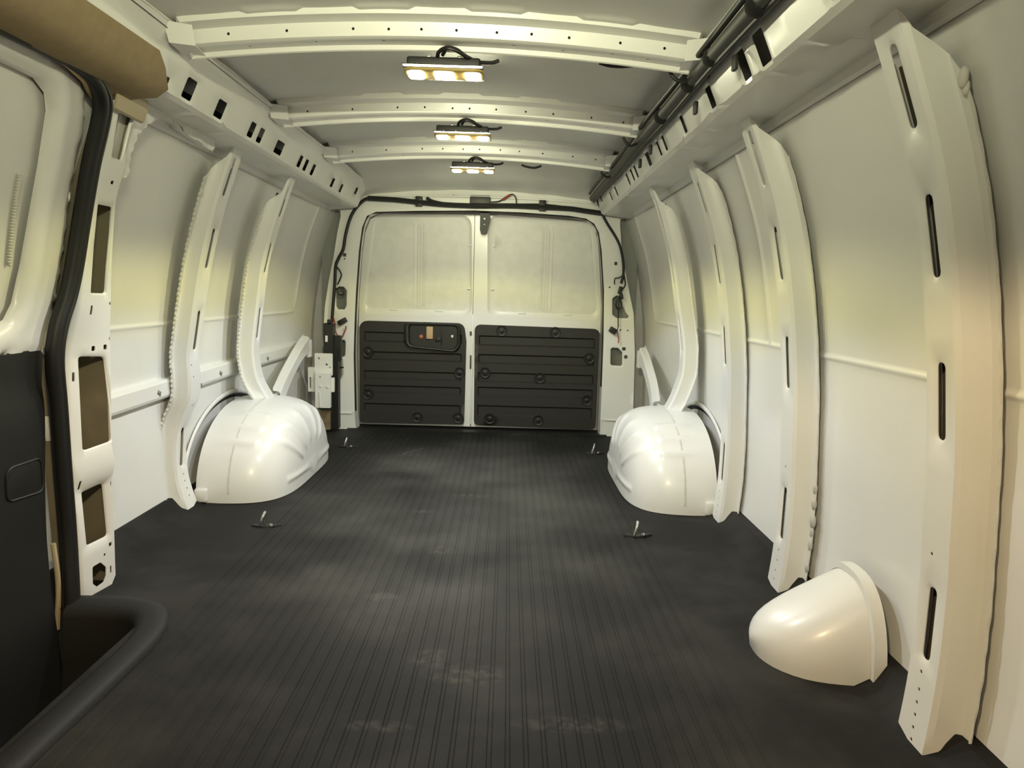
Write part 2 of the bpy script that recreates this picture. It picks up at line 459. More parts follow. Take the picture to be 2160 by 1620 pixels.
# ------------------------------------------------------------------ roof side rails with punched holes
RAIL = [(.576, 1.326), (.586, 1.305), (.598, 1.288), (.634, 1.208), (.646, 1.201), (.724, 1.211), (.785, 1.207), (.7885, 1.190), (.800, 1.188)]
def raildrop(Y): return -.010*max(0, Y-1.6)
def rail_builder(side, name, y0, y1, holes, label):
    root = thing(name, (side*.66, (y0+y1)/2, 1.196), label, 'roof rail')
    P = [V((a, b)) for a, b in RAIL]; L = [0]
    for a, b in zip(P, P[1:]): L.append(L[-1]+(b-a).length)
    def fmap(s, t, n):
        i = min(max(int(np.searchsorted(L, s)-1), 0), len(P)-2); k = (s-L[i])/(L[i+1]-L[i])
        a, b = P[i], P[i+1]; p = a+(b-a)*k; d = (b-a).normalized(); nr = V((-d.y, d.x))
        nr = V((d.y, -d.x))
        if i > 6: nr = V((-1, 0))
        p = p+nr*n
        return V((side*p.x, t, p.y+raildrop(t)))
    sc = (L[2]+L[3])/2+.011
    H = []
    for (yc, w, h, off) in holes: H.append(slot(sc+off, yc, h, w, .006, 3))
    sl = L[1:-1]+[L[2]+.012, L[3]-.010, L[4]+.03, L[4]+.06]
    bm = bmesh.new()
    def hf(s, t):   # pressed ridges below the holes
        h = 0
        for yr in RIDGES:
            if L[4]+.004 < s < L[5]-.004: h = max(h, .011*gauss(t, yr, .012))
        return h
    tl = dlist(y0+.02, y1-.02, 44, RIDGES, .012, 2)
    sheet(bm, [(0, y0), (L[-1], y0), (L[-1], y1), (0, y1)], H, fmap, sl=sorted(set(sl)), tl=tl, th=.0016, rim=.003, rimw=.008, hfun=hf, step=.12)
    finish(bm, 'rail_sheet', 'paint', root, angle=30)
    # box behind: closes the hollow, its dark tone paints shade into the holes
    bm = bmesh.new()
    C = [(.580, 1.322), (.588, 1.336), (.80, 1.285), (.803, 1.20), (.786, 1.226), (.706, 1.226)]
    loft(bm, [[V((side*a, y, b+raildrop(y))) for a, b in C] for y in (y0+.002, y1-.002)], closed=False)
    finish(bm, 'shade_liner', 'cavity', root)
    # bead of the upper lip
    bm = bmesh.new(); pts = [V((side*(.577+.002*math.sin(k*2.1)), y0+(y1-y0)*k/50, 1.325+raildrop(y0+(y1-y0)*k/50)+.002*math.sin(k*1.3))) for k in range(51)]
    tube(bm, pts, .0035, 6, 0); finish(bm, 'rail_lip', 'paint', root)
    return root
RIDGES = [1.25, 1.42, 1.88, 2.10, 2.62, 3.05]
HR = [(1.10, .05, .05, 0), (1.398, .052, .062, 0), (1.501, .044, .058, 0), (1.737, .040, .050, 0), (1.998, .032, .048, 0), (2.233, .030, .046, .0), (2.312, .030, .046, 0), (2.482, .056, .046, 0),
      (2.722, .034, .046, 0), (2.797, .034, .046, 0), (2.896, .036, .046, 0), (3.21, .040, .040, 0), (3.37, .040, .038, 0), (3.64, .05, .034, -.03), (1.70, .014, .016, -.045), (1.33, .03, .02, -.05)]
HL = [(1.804, .052, .05, 0), (1.70, .018, .018, .012), (1.989, .054, .048, 0), (2.224, .042, .046, 0), (2.30, .040, .046, 0), (2.482, .075, .044, 0),
      (2.722, .040, .044, 0), (2.797, .040, .044, 0), (2.896, .040, .044, 0), (3.21, .045, .040, 0), (3.37, .045, .038, 0), (3.64, .055, .034, -.03)]
rail_builder(1, 'roof_side_rail', -.7, 3.80, HR, 'white roof side rail with punched holes, running beside the dark cable conduit')
rail_builder(-1, 'roof_side_rail', -.7, 3.80, HL, 'white roof side rail with punched holes, running above the side door pillar')

# ------------------------------------------------------------------ roof bows
BW = .568
def bow(idx, y0):
    zend = 1.274+.008*(1.7-y0)*.6
    arch = .034
    root = thing('roof_bow', (0, y0, zend), BOWL[idx], 'roof bow', 'roof bows across the ceiling')
    C = [(-.062, .064), (-.060, .050), (-.038, .047), (-.030, .044), (-.024, .0165), (-.017, .0125), (.016, .0105), (.0185, .001), (.0225, -.001), (.030, .006), (.034, .058)]
    P = [V(c) for c in C]; L = [0]
    for a, b in zip(P, P[1:]): L.append(L[-1]+(b-a).length)
    def fmap(s, t, n):
        if s < 0: p = P[0]+V((0, -s)); nr = V((-1, 0))
        else:
            i = min(max(int(np.searchsorted(L, s)-1), 0), len(P)-2); k = (s-L[i])/(L[i+1]-L[i])
            a, b = P[i], P[i+1]; p = a+(b-a)*k; d = (b-a).normalized(); nr = V((d.y, -d.x))
        p = p+nr*n
        return V((t, y0+p.x, zend+arch*(1-(t/BW)**2)+p.y))
    N = 60; top = []
    for k in range(N+1):
        x = BW-2*BW*k/N
        wav = .0055*(1 if math.sin(x*26+.6) > 0 else -1)*min(1, abs(math.sin(x*26+.6))*4)
        top.append((-.010-wav-.0012*random.random(), x))
    H = []
    fm = (L[3]+L[4])/2
    for x in (-.47, -.34, -.20, -.115, -.035, .03, .115, .20, .29, .40, .50):
        H.append(dot(fm+random.uniform(-.001, .001), x+random.uniform(-.01, .01), .0032))
    bmid = (L[5]+L[6])/2
    for x in (-.43, -.28, -.13, .16, .27, .38, .46): H.append(dot(bmid+random.uniform(-.006, .006), x, .0034))
    bm = bmesh.new()
    sheet(bm, [(L[-1], -BW), (L[-1], BW)]+top, H, fmap, sl=L[1:-1]+[bmid-.009, bmid+.009], tl=frange(-BW+.01, BW-.01, 48), th=.0014, step=.05)
    finish(bm, 'bow_section', 'paint', root, angle=28)
    bm = bmesh.new()
    pts = [V((x, y0-.0625+.001*math.sin(k*1.9), zend+arch*(1-(x/BW)**2)+.074+.003*math.sin(x*26+.6))) for k, x in enumerate(frange(-.52, .52, 80))]
    tube(bm, pts, lambda u: .0045+.0016*math.sin(u*173)*math.sin(u*61), 6, 0); finish(bm, 'sealant_bead', 'seal', root)
    for s in (-1, 1):       # end bracket tying the bow to the side rail
        bm = bmesh.new()
        loft(bm, [[V((s*x, y0+dy, z)) for dy, z in ((-.05*w, zend+.05), (-.035*w, zend+.012), (.03*w, zend+.006), (.045*w, zend+.045))] for x, w in ((.535, 1.0), (.562, 1.25), (.585, 1.5))], closed=False)
        bmesh.ops.solidify(bm, geom=bm.faces[:], thickness=.003)
        finish(bm, 'end_bracket', 'paint', root)
    return zend, arch
BOWL = ['white roof bow beside the tan headliner end, farthest from the rear doors',
        'middle white roof bow, in front of the second LED bar lamp', 'white roof bow closest to the rear doors']
bowz = [bow(i, y) for i, y in enumerate(BOWS)]

# ------------------------------------------------------------------ LED bar lamps
def spot(name, loc, energy, size, blend, col, parent, r=.035, rot=(0, 0, 0)):
    l = bpy.data.lights.new(name, 'SPOT'); l.energy = energy; l.spot_size = math.radians(size); l.spot_blend = blend
    l.color = col; l.shadow_soft_size = r
    o = bpy.data.objects.new(name, l); COL.objects.link(o); o.parent = parent; o.location = loc; o.rotation_euler = rot
    return o
def edge_lights(root, y, z, w, off, energy, col, spread=92):
    for sg in (-1, 1):      # the long edges of the lens body glow fore and aft, with an added thin shield keeping their light off the roof
        l = bpy.data.lights.new('edge_glow', 'AREA'); l.shape = 'RECTANGLE'; l.size = w; l.size_y = .0035; l.energy = energy; l.color = col; l.spread = math.radians(spread)
        a = bpy.data.objects.new('edge_glow', l); COL.objects.link(a); a.parent = root; a.location = (0, sg*off, .001)
        a.rotation_euler = (math.radians(90*sg), 0, 0)
        bm = bmesh.new(); rbox(bm, (root.location.x, y+sg*(off-.009+.014), z+.0058), (w+.006, .028, .002), .0006, 1); finish(bm, 'light_shield', 'black', root)
LAMPL = ['black LED bar lamp with three lit lenses under the roof bow by the headliner end',
         'black LED bar lamp with three lit lenses under the middle roof bow', 'black LED bar lamp with three lit lenses under the bow closest to the rear doors']
def lamp(i, y0, zend, arch):
    zc = zend+arch-.012
    y = y0+.062
    root = thing('led_bar_lamp', (0, y, zc-.028), LAMPL[i], 'lamp', 'LED bar lamps along the ceiling')
    bm = bmesh.new(); rbox(bm, (0, y, zc-.010), (.168, .070, .026), .005, 3); finish(bm, 'housing', 'black', root)
    bm = bmesh.new()
    P = roundpoly([(-.092, -.040), (.092, -.040), (.092, .040), (-.092, .040)], .02, 5)
    loft(bm, [[V((a*k, y+b*k, z)) for a, b in P] for k, z in ((1, zc-.023), (1, zc-.027), (.96, zc-.029))]); finish(bm, 'lens_body', 'amber', root)
    for cx, w in ((-.066, .036), (0, .046), (.066, .036)):
        bm = bmesh.new(); Q = roundpoly([(cx-w/2, -.030), (cx+w/2, -.030), (cx+w/2, .026), (cx-w/2, .026)], .008, 4)
        loft(bm, [[V((cx+(a-cx)*k, y+b*k, z)) for a, b in Q] for k, z in ((1, zc-.027), (1, zc-.0305), (.9, zc-.0325))]); finish(bm, 'lens', 'lens', root)
    for cx in (-.06, -.02, .018, .06):
        bm = bmesh.new(); lathe(bm, [(.0026, 0), (.0026, .0015), (.0012, .0025)], (cx, y-.035, zc-.016), (0, -1, 0), 10); finish(bm, 'screw', 'chrome', root)
    for cx in (-.035, -.014, .036):
        bm = bmesh.new(); rbox(bm, (cx, y-.02, zc+.004), (.010, .02, .006), .0015); finish(bm, 'clip', 'steel', root)
    bm = bmesh.new()
    tube(bm, [(-.014, y-.03, zc), (-.010, y-.042, zc+.010), (.008, y-.05, zc+.017), (.03, y-.05, zc+.014), (.05, y-.04, zc+.004), (.075, y-.02, zc-.002), (.108, y-.005, zc+.001), (.125, y+.0, zc+.008)], .0045, 8, 6)
    tube(bm, [(-.002, y-.04, zc+.004), (.010, y-.055, zc+.013), (.032, y-.052, zc+.010), (.055, y-.04, zc+.0)], .004, 8, 6)
    finish(bm, 'cable', 'wire', root)
    lz = -.006
    edge_lights(root, y, zc-.028, .176, .0415, LED_EDGE, C_EDGE)
    spot('led_beam', (0, 0, lz), LED_WHITE, 125, .20, C_WHITE, root)
    spot('led_fringe', (0, 0, lz-.001), LED_RIM, 143, .20, C_RIM, root)
for i, y in enumerate(BOWS):
    lamp(i, y, *bowz[i])
# warm dome lamp at the cab end
DY = .25
root = thing('dome_lamp', (.05, DY, 1.270), 'warm rectangular dome lamp on the ceiling at the cab end', 'lamp')
bm = bmesh.new(); rbox(bm, (.05, DY, 1.325), (.20, .11, .095), .012, 3); finish(bm, 'housing', 'tanplastic', root)
bm = bmesh.new(); rbox(bm, (.05, DY, 1.274), (.18, .082, .008), .003, 2); finish(bm, 'lens', 'domelens', root)
edge_lights(root, DY, 1.270, .18, .0425, DOME_FILL, C_EDGE, 104)  # edge glow added to this unseen lamp to brighten the nearest bow
spot('dome_beam', (0, 0, -.008), DOME, 145, .14, C_DOME, root, .05)

# ------------------------------------------------------------------ side wall ribs (pressed hat sections)
def rib(side, y0, zlo, zhi, prof, label, slots=(), dots=(), half=.043, dep=.05, seal='seal', lump=0, flz=None, wave=0, group='vertical ribs of the side walls'):
    root = thing('wall_rib', (side*(prof(zlo)+.02), y0, zlo), label, 'wall rib', group)
    C = [(-half-.030, dep), (-half-.012, dep-.001), (-half-.006, dep-.010), (-half-.003, .008), (-half+.004, 0), (half-.004, 0), (half+.003, .008), (half+.007, dep-.002), (half+.026, dep)]
    P = [V(c) for c in C]; L = [0]
    for a, b in zip(P, P[1:]): L.append(L[-1]+(b-a).length)
    def fmap(s, t, n):
        i = min(max(int(np.searchsorted(L, s)-1), 0), len(P)-2); k = (s-L[i])/(L[i+1]-L[i])
        a, b = P[i], P[i+1]; p = a+(b-a)*k; d = (b-a).normalized(); nr = V((d.y, -d.x)); p = p+nr*n
        return V((side*(prof(t)*rearin(y0)+p.y), y0+p.x, t))
    sm = (L[4]+L[5])/2+.004
    H = []
    for (a, b, *o) in slots: H.append(slot(sm+(o[0] if o else 0), (a+b)/2, .0215*half/.043, b-a, None, 4))
    for (z, *o) in dots: H.append(dot(sm+(o[0] if o else 0), z, .0034, 8))
    zf = flz if flz else zhi-.10
    front = [(0, zlo+.01), (L[1], zlo), (L[4], zlo-.012), (L[5], zlo+.012), (L[8], zlo)]
    out = front+[(L[8], zf), (L[7], zf+.03), (L[6]-.001, zf+.06), (L[6]-.002, zhi-.012), (L[5], zhi), (L[4], zhi), (L[3]+.002, zhi-.015), (L[3]-.003, zf+.07), (L[2], zf+.045), (L[1], zf+.03), (.002, zf)]
    bm = bmesh.new()
    nt = int((zhi-zlo)/.03)
    hf = None
    sheet(bm, out, H, fmap, sl=L[1:-1], tl=frange(zlo+.03, zhi-.03, nt), th=.0016, rim=.0045, rimw=.009, step=.04, nrim=len(slots))
    finish(bm, 'rib_section', 'paint', root, angle=33)
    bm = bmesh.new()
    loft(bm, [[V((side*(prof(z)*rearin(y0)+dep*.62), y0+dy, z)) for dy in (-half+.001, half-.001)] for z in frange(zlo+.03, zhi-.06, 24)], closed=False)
    bmesh.ops.solidify(bm, geom=bm.faces[:], thickness=.002); finish(bm, 'shade_liner', 'rib_shade', root)  # added dark strip, painted shade seen through the slots
    bm = bmesh.new(); pts = []; n = int((zf-zlo)/.008)
    for k in range(n+1):
        z = zlo+.02+(zf-zlo-.02)*k/n
        w = wave*(1 if k % 2 else -1)
        pts.append(fmap(0, z, .001)+V((0, -.003+w+.001*math.sin(k*.9), 0)))
    tube(bm, pts, lambda u: (.0036 if wave else .0022)+(.0018*abs(math.sin(u*n*.5)) if wave else .0008*math.sin(u*90)*math.sin(u*37)), 6, 0)
    finish(bm, 'sealant_bead', seal, root)
    if lump:
        for (z, r) in lump:
            bm = bmesh.new(); bmesh.ops.create_icosphere(bm, subdivisions=2, radius=r)
            bmesh.ops.scale(bm, verts=bm.verts, vec=(.6, .8, 1.5))
            bmesh.ops.translate(bm, verts=bm.verts, vec=fmap(0, z, .002))
            finish(bm, 'sealant_lump', 'seal_grey' if side > 0 and y0 > 1.5 else 'seal', root, angle=80)
    return root
def zpx(pairs, Y): return [(onY(b[0], b[1], Y).z, onY(a[0], a[1], Y).z) for a, b in pairs]
S1 = zpx([((1883, 90), (1925, 268)), ((1948, 408), (1972, 585)), ((1980, 765), (1983, 930)), ((1968, 1243), (1958, 1395))], 1.16)
D1 = [(onY(u, v, 1.16).z, o) for u, v, o in ((1957, 1173, .005), (1944, 1421, 0), (1934, 1457, -.002), (1930, 1484, -.002), (1924, 1509, -.004), (1917, 1534, -.006), (1910, 1558, -.008))]
rib(1, 1.163, .004, 1.212, RIBX, 'white slotted wall rib on the cab side of the filler pipe cover', S1, D1, lump=[(1.105, .011), (1.09, .008)])
S2 = zpx([((1592, 275), (1620, 390)), ((1640, 478), (1655, 590)), ((1668, 710), (1677, 820)), ((1673, 1030), (1670, 1138))], 1.82)
D2 = [(onY(u, v, 1.82).z, -.002) for u, v in ((1662, 985), (1661, 1161), (1656, 1183), (1653, 1204), (1650, 1222), (1646, 1240))]
rib(1, 1.822, .004, 1.212, RIBX, 'white slotted wall rib with lumpy grey sealant behind the filler pipe cover', S2, D2, lump=[(.30, .010), (.26, .011), (.215, .013), (.185, .009), (.15, .010), (.09, .009)])
S3 = zpx([((1460, 383), (1482, 447)), ((1498, 515), (1512, 598)), ((1522, 688), (1527, 770)), ((1530, 936), (1527, 1016))], 2.37)
D3 = [(z, -.002) for z in (.11, .085, .06, .035, .02)]
P3 = lambda z: RIBX(z)+.006
rib(1, 2.38, .004, 1.205, P3, 'white slotted wall rib reaching the floor at the wheel arch, filler cover side', S3, D3, half=.040)
P4 = pchip([(.27, .80), (.30, .812), (.342, .833), (.40, .855), (.48, .873), (.555, .872), (.65, .858), (.725, .842), (.893, .811), (1.057, .764), (1.13, .738), (1.20, .706)])
S4 = zpx([((1372, 418), (1393, 483)), ((1407, 540), (1418, 602)), ((1425, 673), (1430, 742))], 2.88)
rib(1, 2.885, .285, 1.192, P4, 'white wall rib with bent foot on top of the wheel arch, filler cover side', S4, [(.40,)], half=.034, dep=.052, flz=1.07)
PL1 = pchip([(0, .905), (.06, .925), (.12, .938), (.20, .942), (.26, .935), (.33, .915), (.40, .886), (.47, .884), (.52, .887), (.613, .874), (.767, .848), (.889, .822), (1.039, .78), (1.12, .752), (1.205, .722)])
SL1 = zpx([((482, 333), (457, 413)), ((437, 482), (420, 565)), ((407, 655), (400, 737)), ((388, 902), (390, 982))], 2.39)
DL1 = [(z, .0) for z in (.36, .12, .095, .07, .045)]+[(.50, -.03), (.46, -.02)]
rib(-1, 2.385, .004, 1.205, PL1, 'white wall rib with serrated sealant edge, reaching the floor across the stiffener beam', SL1, DL1, half=.042, wave=.0028, dep=.046, lump=[(1.06, .010)])
PL2 = pchip([(.27, .778), (.298, .785), (.336, .809), (.40, .84), (.47, .852), (.507, .854), (.60, .845), (.697, .832), (.847, .81), (1.013, .761), (1.09, .735), (1.178, .703), (1.21, .69)])
SL2 = zpx([((612, 397), (590, 458)), ((573, 513), (560, 575)), ((549, 649), (543, 713))], 2.90)
rib(-1, 2.885, .290, 1.190, PL2, 'white wall rib with bent foot on the wheel arch, crossing the stiffener beam', SL2, [(.40,)], half=.036, dep=.052, wave=.0022, flz=1.06)

# ------------------------------------------------------------------ stiffener beam, left wall
def beam():
    yA, yB = 1.80, 3.70
    root = thing('stiffener_beam', (-.93, (yA+yB)/2, .385), 'long white horizontal stiffener beam along the side wall behind the sliding door pillar', 'beam')
    C = [(.004, -.042), (-.006, -.036), (-.022, -.028), (-.026, -.020), (-.026, .020), (-.022, .028), (-.006, .030), (.004, .034)]
    def zc(y): return .425+.014*(y-2.0)
    bm = bmesh.new()
    loft(bm, [[V((-(SK(y, zc(y))+dx), y, zc(y)+dz)) for dx, dz in C] for y in frange(yA, yB, 16)], closed=False)
    bmesh.ops.solidify(bm, geom=bm.faces[:], thickness=.002)
    finish(bm, 'beam_section', 'paint', root, angle=25)
    for y, dz in ((2.235, -.004), (2.54, -.022), (2.72, -.004), (3.25, -.004)):
        bm = bmesh.new(); z = zc(y)+dz; x = -(SK(y, z)-.026)
        lathe(bm, [(.009, 0), (.009, .002), (.0045, .003), (.004, .009), (.001, .010)], (x, y, z), (1, 0, 0), 10)
        rbox(bm, (x+.003, y+.006, z-.007), (.006, .004, .012), .001); finish(bm, 'bolt', 'steel', root)
beam()

# ------------------------------------------------------------------ wheel arches
def wheelhouse(side, label):
    yc, Ly, H, x0, xi = 2.875, .430, .318, .926, .622
    root = thing('wheel_arch', (side*.80, yc, 0), label, 'wheel arch', 'rear wheel arches')
    a, b = 2.25, 4.2
    bm = bmesh.new(); NT, NP = 96, 48; G = {}
    def pt(th, ph):
        c, s = math.cos(th), math.sin(th)
        r = max(math.cos(ph), 0)**(2/b); dx = math.sin(ph)**(2/b)
        dy = math.copysign(abs(c)**(2/a), c)*r; dz = abs(s)**(2/a)*r
        return V((side*(x0-(x0-xi)*dx), yc-Ly*dy, H*dz))
    for i in range(NT+1):
        th = math.pi*i/NT
        for j in range(NP+1):
            ph = (math.pi/2)*(j/NP)**.8
            p = pt(th, ph)
            e = 1e-3; n = (pt(min(th+e, math.pi), ph)-pt(max(th-e, 0), ph)).cross(pt(th, min(ph+e, 1.57))-pt(th, max(ph-e, 0)))
            n = n.normalized() if n.length > 1e-12 else V((-side, 0, 0))
            if n.dot(p-V((side*x0, yc, 0))) < 0: n = -n
            u = (x0-abs(p.x))/(x0-xi); h = 0
            td = math.degrees(th)
            # short cross ridges on the front shoulder, long swept ridges on the inner face, low lip at the floor
            for k, t0 in enumerate((38, 50, 62)):
                h += .008*gauss(td, t0, 2.4)*(1 if .30 < u < .62 else 0)
            for k, t0 in enumerate((44, 62, 80, 98, 116)):
                rr = math.hypot((p.y-yc)/Ly, p.z/H)
                if u > .72: h += .008*gauss(td, t0, 3.0)*min(1, max(0, (rr-.45)/.1))*min(1, max(0, (.93-rr)/.08))
            if u > .9 and abs(p.y-yc) < .30: h += .006*gauss(p.z, .055, .010)
            if u < .17: h -= .006*(1-min(1, max(0, (u-.12)/.05)))
            G[i, j] = bm.verts.new(p+n*h)
    for i in range(NT):
        for j in range(NP):
            try: bm.faces.new((G[i, j], G[i+1, j], G[i+1, j+1], G[i, j+1]))
            except ValueError: pass
    bmesh.ops.recalc_face_normals(bm, faces=bm.faces)
    finish(bm, 'arch_shell', 'paint', root, angle=80)
    # painted-over sealant seam next to the wall flange
    bm = bmesh.new(); pts = [pt(math.pi*k/80, .135)*1 for k in range(2, 70)]
    tube(bm, [p+V((0, 0, .002)) for p in pts], lambda u: .0035+.001*math.sin(u*140), 6, 0); finish(bm, 'sealant_seam', 'seal', root)
    # lip of the outer wheel opening, standing on the body panel with a dark gap
    bm = bmesh.new(); pts = []
    for k in range(0, 61):
        th = math.pi*k/60; z = (H+.016)*math.sin(th)**.93 if 0 < k < 60 else 0
        y = yc-(Ly+.026)*math.cos(th)
        pts.append(V((side*(SK(y, z)-.012), y, z)))
    tube(bm, pts, .010, 8, 0, flat=.45, up=V((1, 0, 0))); finish(bm, 'opening_lip', 'paint', root)
    bm = bmesh.new(); P2 = [p+V((side*.004, 0, 0))+(V((side*.95, yc, 0))-p).normalized()*.012 for p in pts]
    loft(bm, [[p, p+(V((p.x, yc, 0))-p).normalized()*.05+V((side*.02, 0, 0))] for p in P2], closed=False); finish(bm, 'gap_shade', 'cavity', root)  # dark strip painting the shade between lip and shell
    # small bracket at the front foot
    bm = bmesh.new(); rbox(bm, (side*.905, 2.452, .028), (.045, .035, .05), .008, 3); finish(bm, 'foot_bracket', 'paint', root)
wheelhouse(-1, 'white domed wheel arch below the end of the stiffener beam')
wheelhouse(1, 'white domed wheel arch on the same side as the filler pipe cover')

# ------------------------------------------------------------------ diagonal braces from wheel arch to rear pillar
def brace(side, A, B, label, group='diagonal braces at the rear corners'):
    root = thing('corner_brace', (A.x, A.y, A.z), label, 'brace', group)
    pts = spline([A, A+(B-A)*.35+V((side*.012, 0, .0)), A+(B-A)*.75+V((side*.006, 0, .012)), B], 6)
    rings = []
    for i, p in enumerate(pts):
        t = (pts[min(i+1, len(pts)-1)]-pts[max(i-1, 0)]).normalized(); n = V((-side, 0, 0)); n = (n-t*n.dot(t)).normalized(); w = t.cross(n)
        k = i/(len(pts)-1); hw = .042-.010*math.sin(k*math.pi)
        Cc = [(-hw-.016, -.016), (-hw-.004, -.016), (-hw, .006), (-hw+.008, .012), (hw-.008, .012), (hw, .006), (hw+.004, -.016), (hw+.016, -.016)]
        rings.append([p+w*a+n*b for a, b in Cc])
    bm = bmesh.new(); loft(bm, rings, closed=False); bmesh.ops.solidify(bm, geom=bm.faces[:], thickness=.002)
    finish(bm, 'brace_section', 'paint', root, angle=30)
    bm = bmesh.new(); rbox(bm, B+V((-side*.006, .02, -.02)), (.02, .05, .09), .004); finish(bm, 'end_plate', 'paint', root)
brace(1, V((.80, 2.99, .285)), V((.868, 3.72, .455)), 'white diagonal brace from the wheel arch to the rear pillar on the filler pipe side')
brace(-1, V((-.805, 2.99, .285)), V((-.868, 3.66, .47)), 'white diagonal brace from the wheel arch to the hinge bracket below the stiffener beam')

# ------------------------------------------------------------------ filler pipe cover
def filler():
    root = thing('filler_pipe_cover', (.86, 1.47, 0), 'white horn-shaped sheet metal cover over the filler pipe at the wall', 'cover')
    y0, y1 = 1.352, 1.60
    def ring(k, ext=0):
        # k 0 wall .. 1 nose ; D-shaped arch leaning on the floor
        x = .918-.190*k
        yc = 1.472+.016*k; hw = (.122+ext)*max(0, 1-k**3.0)**.5+.006; hh = (.192+ext)*(1-.66*k)*(.45+.55*max(0, 1-k**11)**.5)
        P = []
        for j in range(29):
            t = math.pi*j/28; c, s = math.cos(t), math.sin(t)
            P.append(V((x-.010*k*s, yc-hw*math.copysign(abs(c)**.80, c), hh*abs(s)**.85-.002)))
        return P
    bm = bmesh.new()
    loft(bm, [ring(k) for k in (0, .08, .18, .3, .42, .54, .65, .75, .84, .90, .94, .97, .985, .995, 1.0)], closed=False)
    nose = ring(1.0); vs = [v for v in bm.verts if min((v.co-p).length for p in nose) < 1e-6]
    bmesh.ops.contextual_create(bm, geom=vs)
    bmesh.ops.recalc_face_normals(bm, faces=bm.faces)
    finish(bm, 'cover_shell', 'paint', root, angle=50)
    bm = bmesh.new(); A = ring(0); B = ring(0, .014); C = [p+V((.022, 0, 0)) for p in B]
    rr = [[a, b, c] for a, b, c in zip([p+V((-.004, 0, 0)) for p in A], [p+V((-.004, 0, 0)) for p in B], C)]
    loft(bm, rr, closed=False); bmesh.ops.solidify(bm, geom=bm.faces[:], thickness=.003)
    finish(bm, 'flange_rim', 'paint', root, angle=40)
    bm = bmesh.new(); lathe(bm, [(.006, -.002), (.006, .0015), (.003, .003)], (.862, 1.365, .040), (-.25, -1, .25), 12); finish(bm, 'weld_stud', 'paint', root)
filler()

# ------------------------------------------------------------------ tie-down rings
def tiedown(x, y, label):
    root = thing('tie_down_ring', (x, y, 0), label, 'tie-down', 'floor tie-down rings')
    s = 1 if x > 0 else -1
    bm = bmesh.new()
    P = [(-.052, -.006), (-.02, -.016), (.0, -.022), (.022, -.012), (.058, .010), (.02, .016), (-.01, .018), (-.03, .010)]
    loft(bm, [[V((x+a*k, y+b*k, z)) for a, b in roundpoly(P, .006, 3)] for k, z in ((1, -.001), (.95, .0035), (.6, .002))]); finish(bm, 'pocket', 'rubber', root)
    bm = bmesh.new()
    pts = [V((x-.012+.020*math.sin(t)*.5, y-.016*math.cos(t), .004+.040*math.sin(t))) for t in frange(0, math.pi, 12)]
    tube(bm, pts, .0048, 10, 0); finish(bm, 'ring', 'chrome', root)
    bm = bmesh.new(); lathe(bm, [(.007, 0), (.006, .004), (.002, .006)], (x+.018, y-.006, .003), (0, 0, 1), 12); finish(bm, 'bolt', 'chrome', root)
tiedown(-.602, 2.225, 'chrome tie-down ring in the mat in front of the wheel arch below the stiffener beam')
tiedown(.602, 2.225, 'chrome tie-down ring in the mat in front of the wheel arch on the filler side')
tiedown(-.602, 3.40, 'chrome tie-down ring in the mat near the rear door with the inside handle')
tiedown(.602, 3.40, 'chrome tie-down ring in the mat near the rear door without a handle')

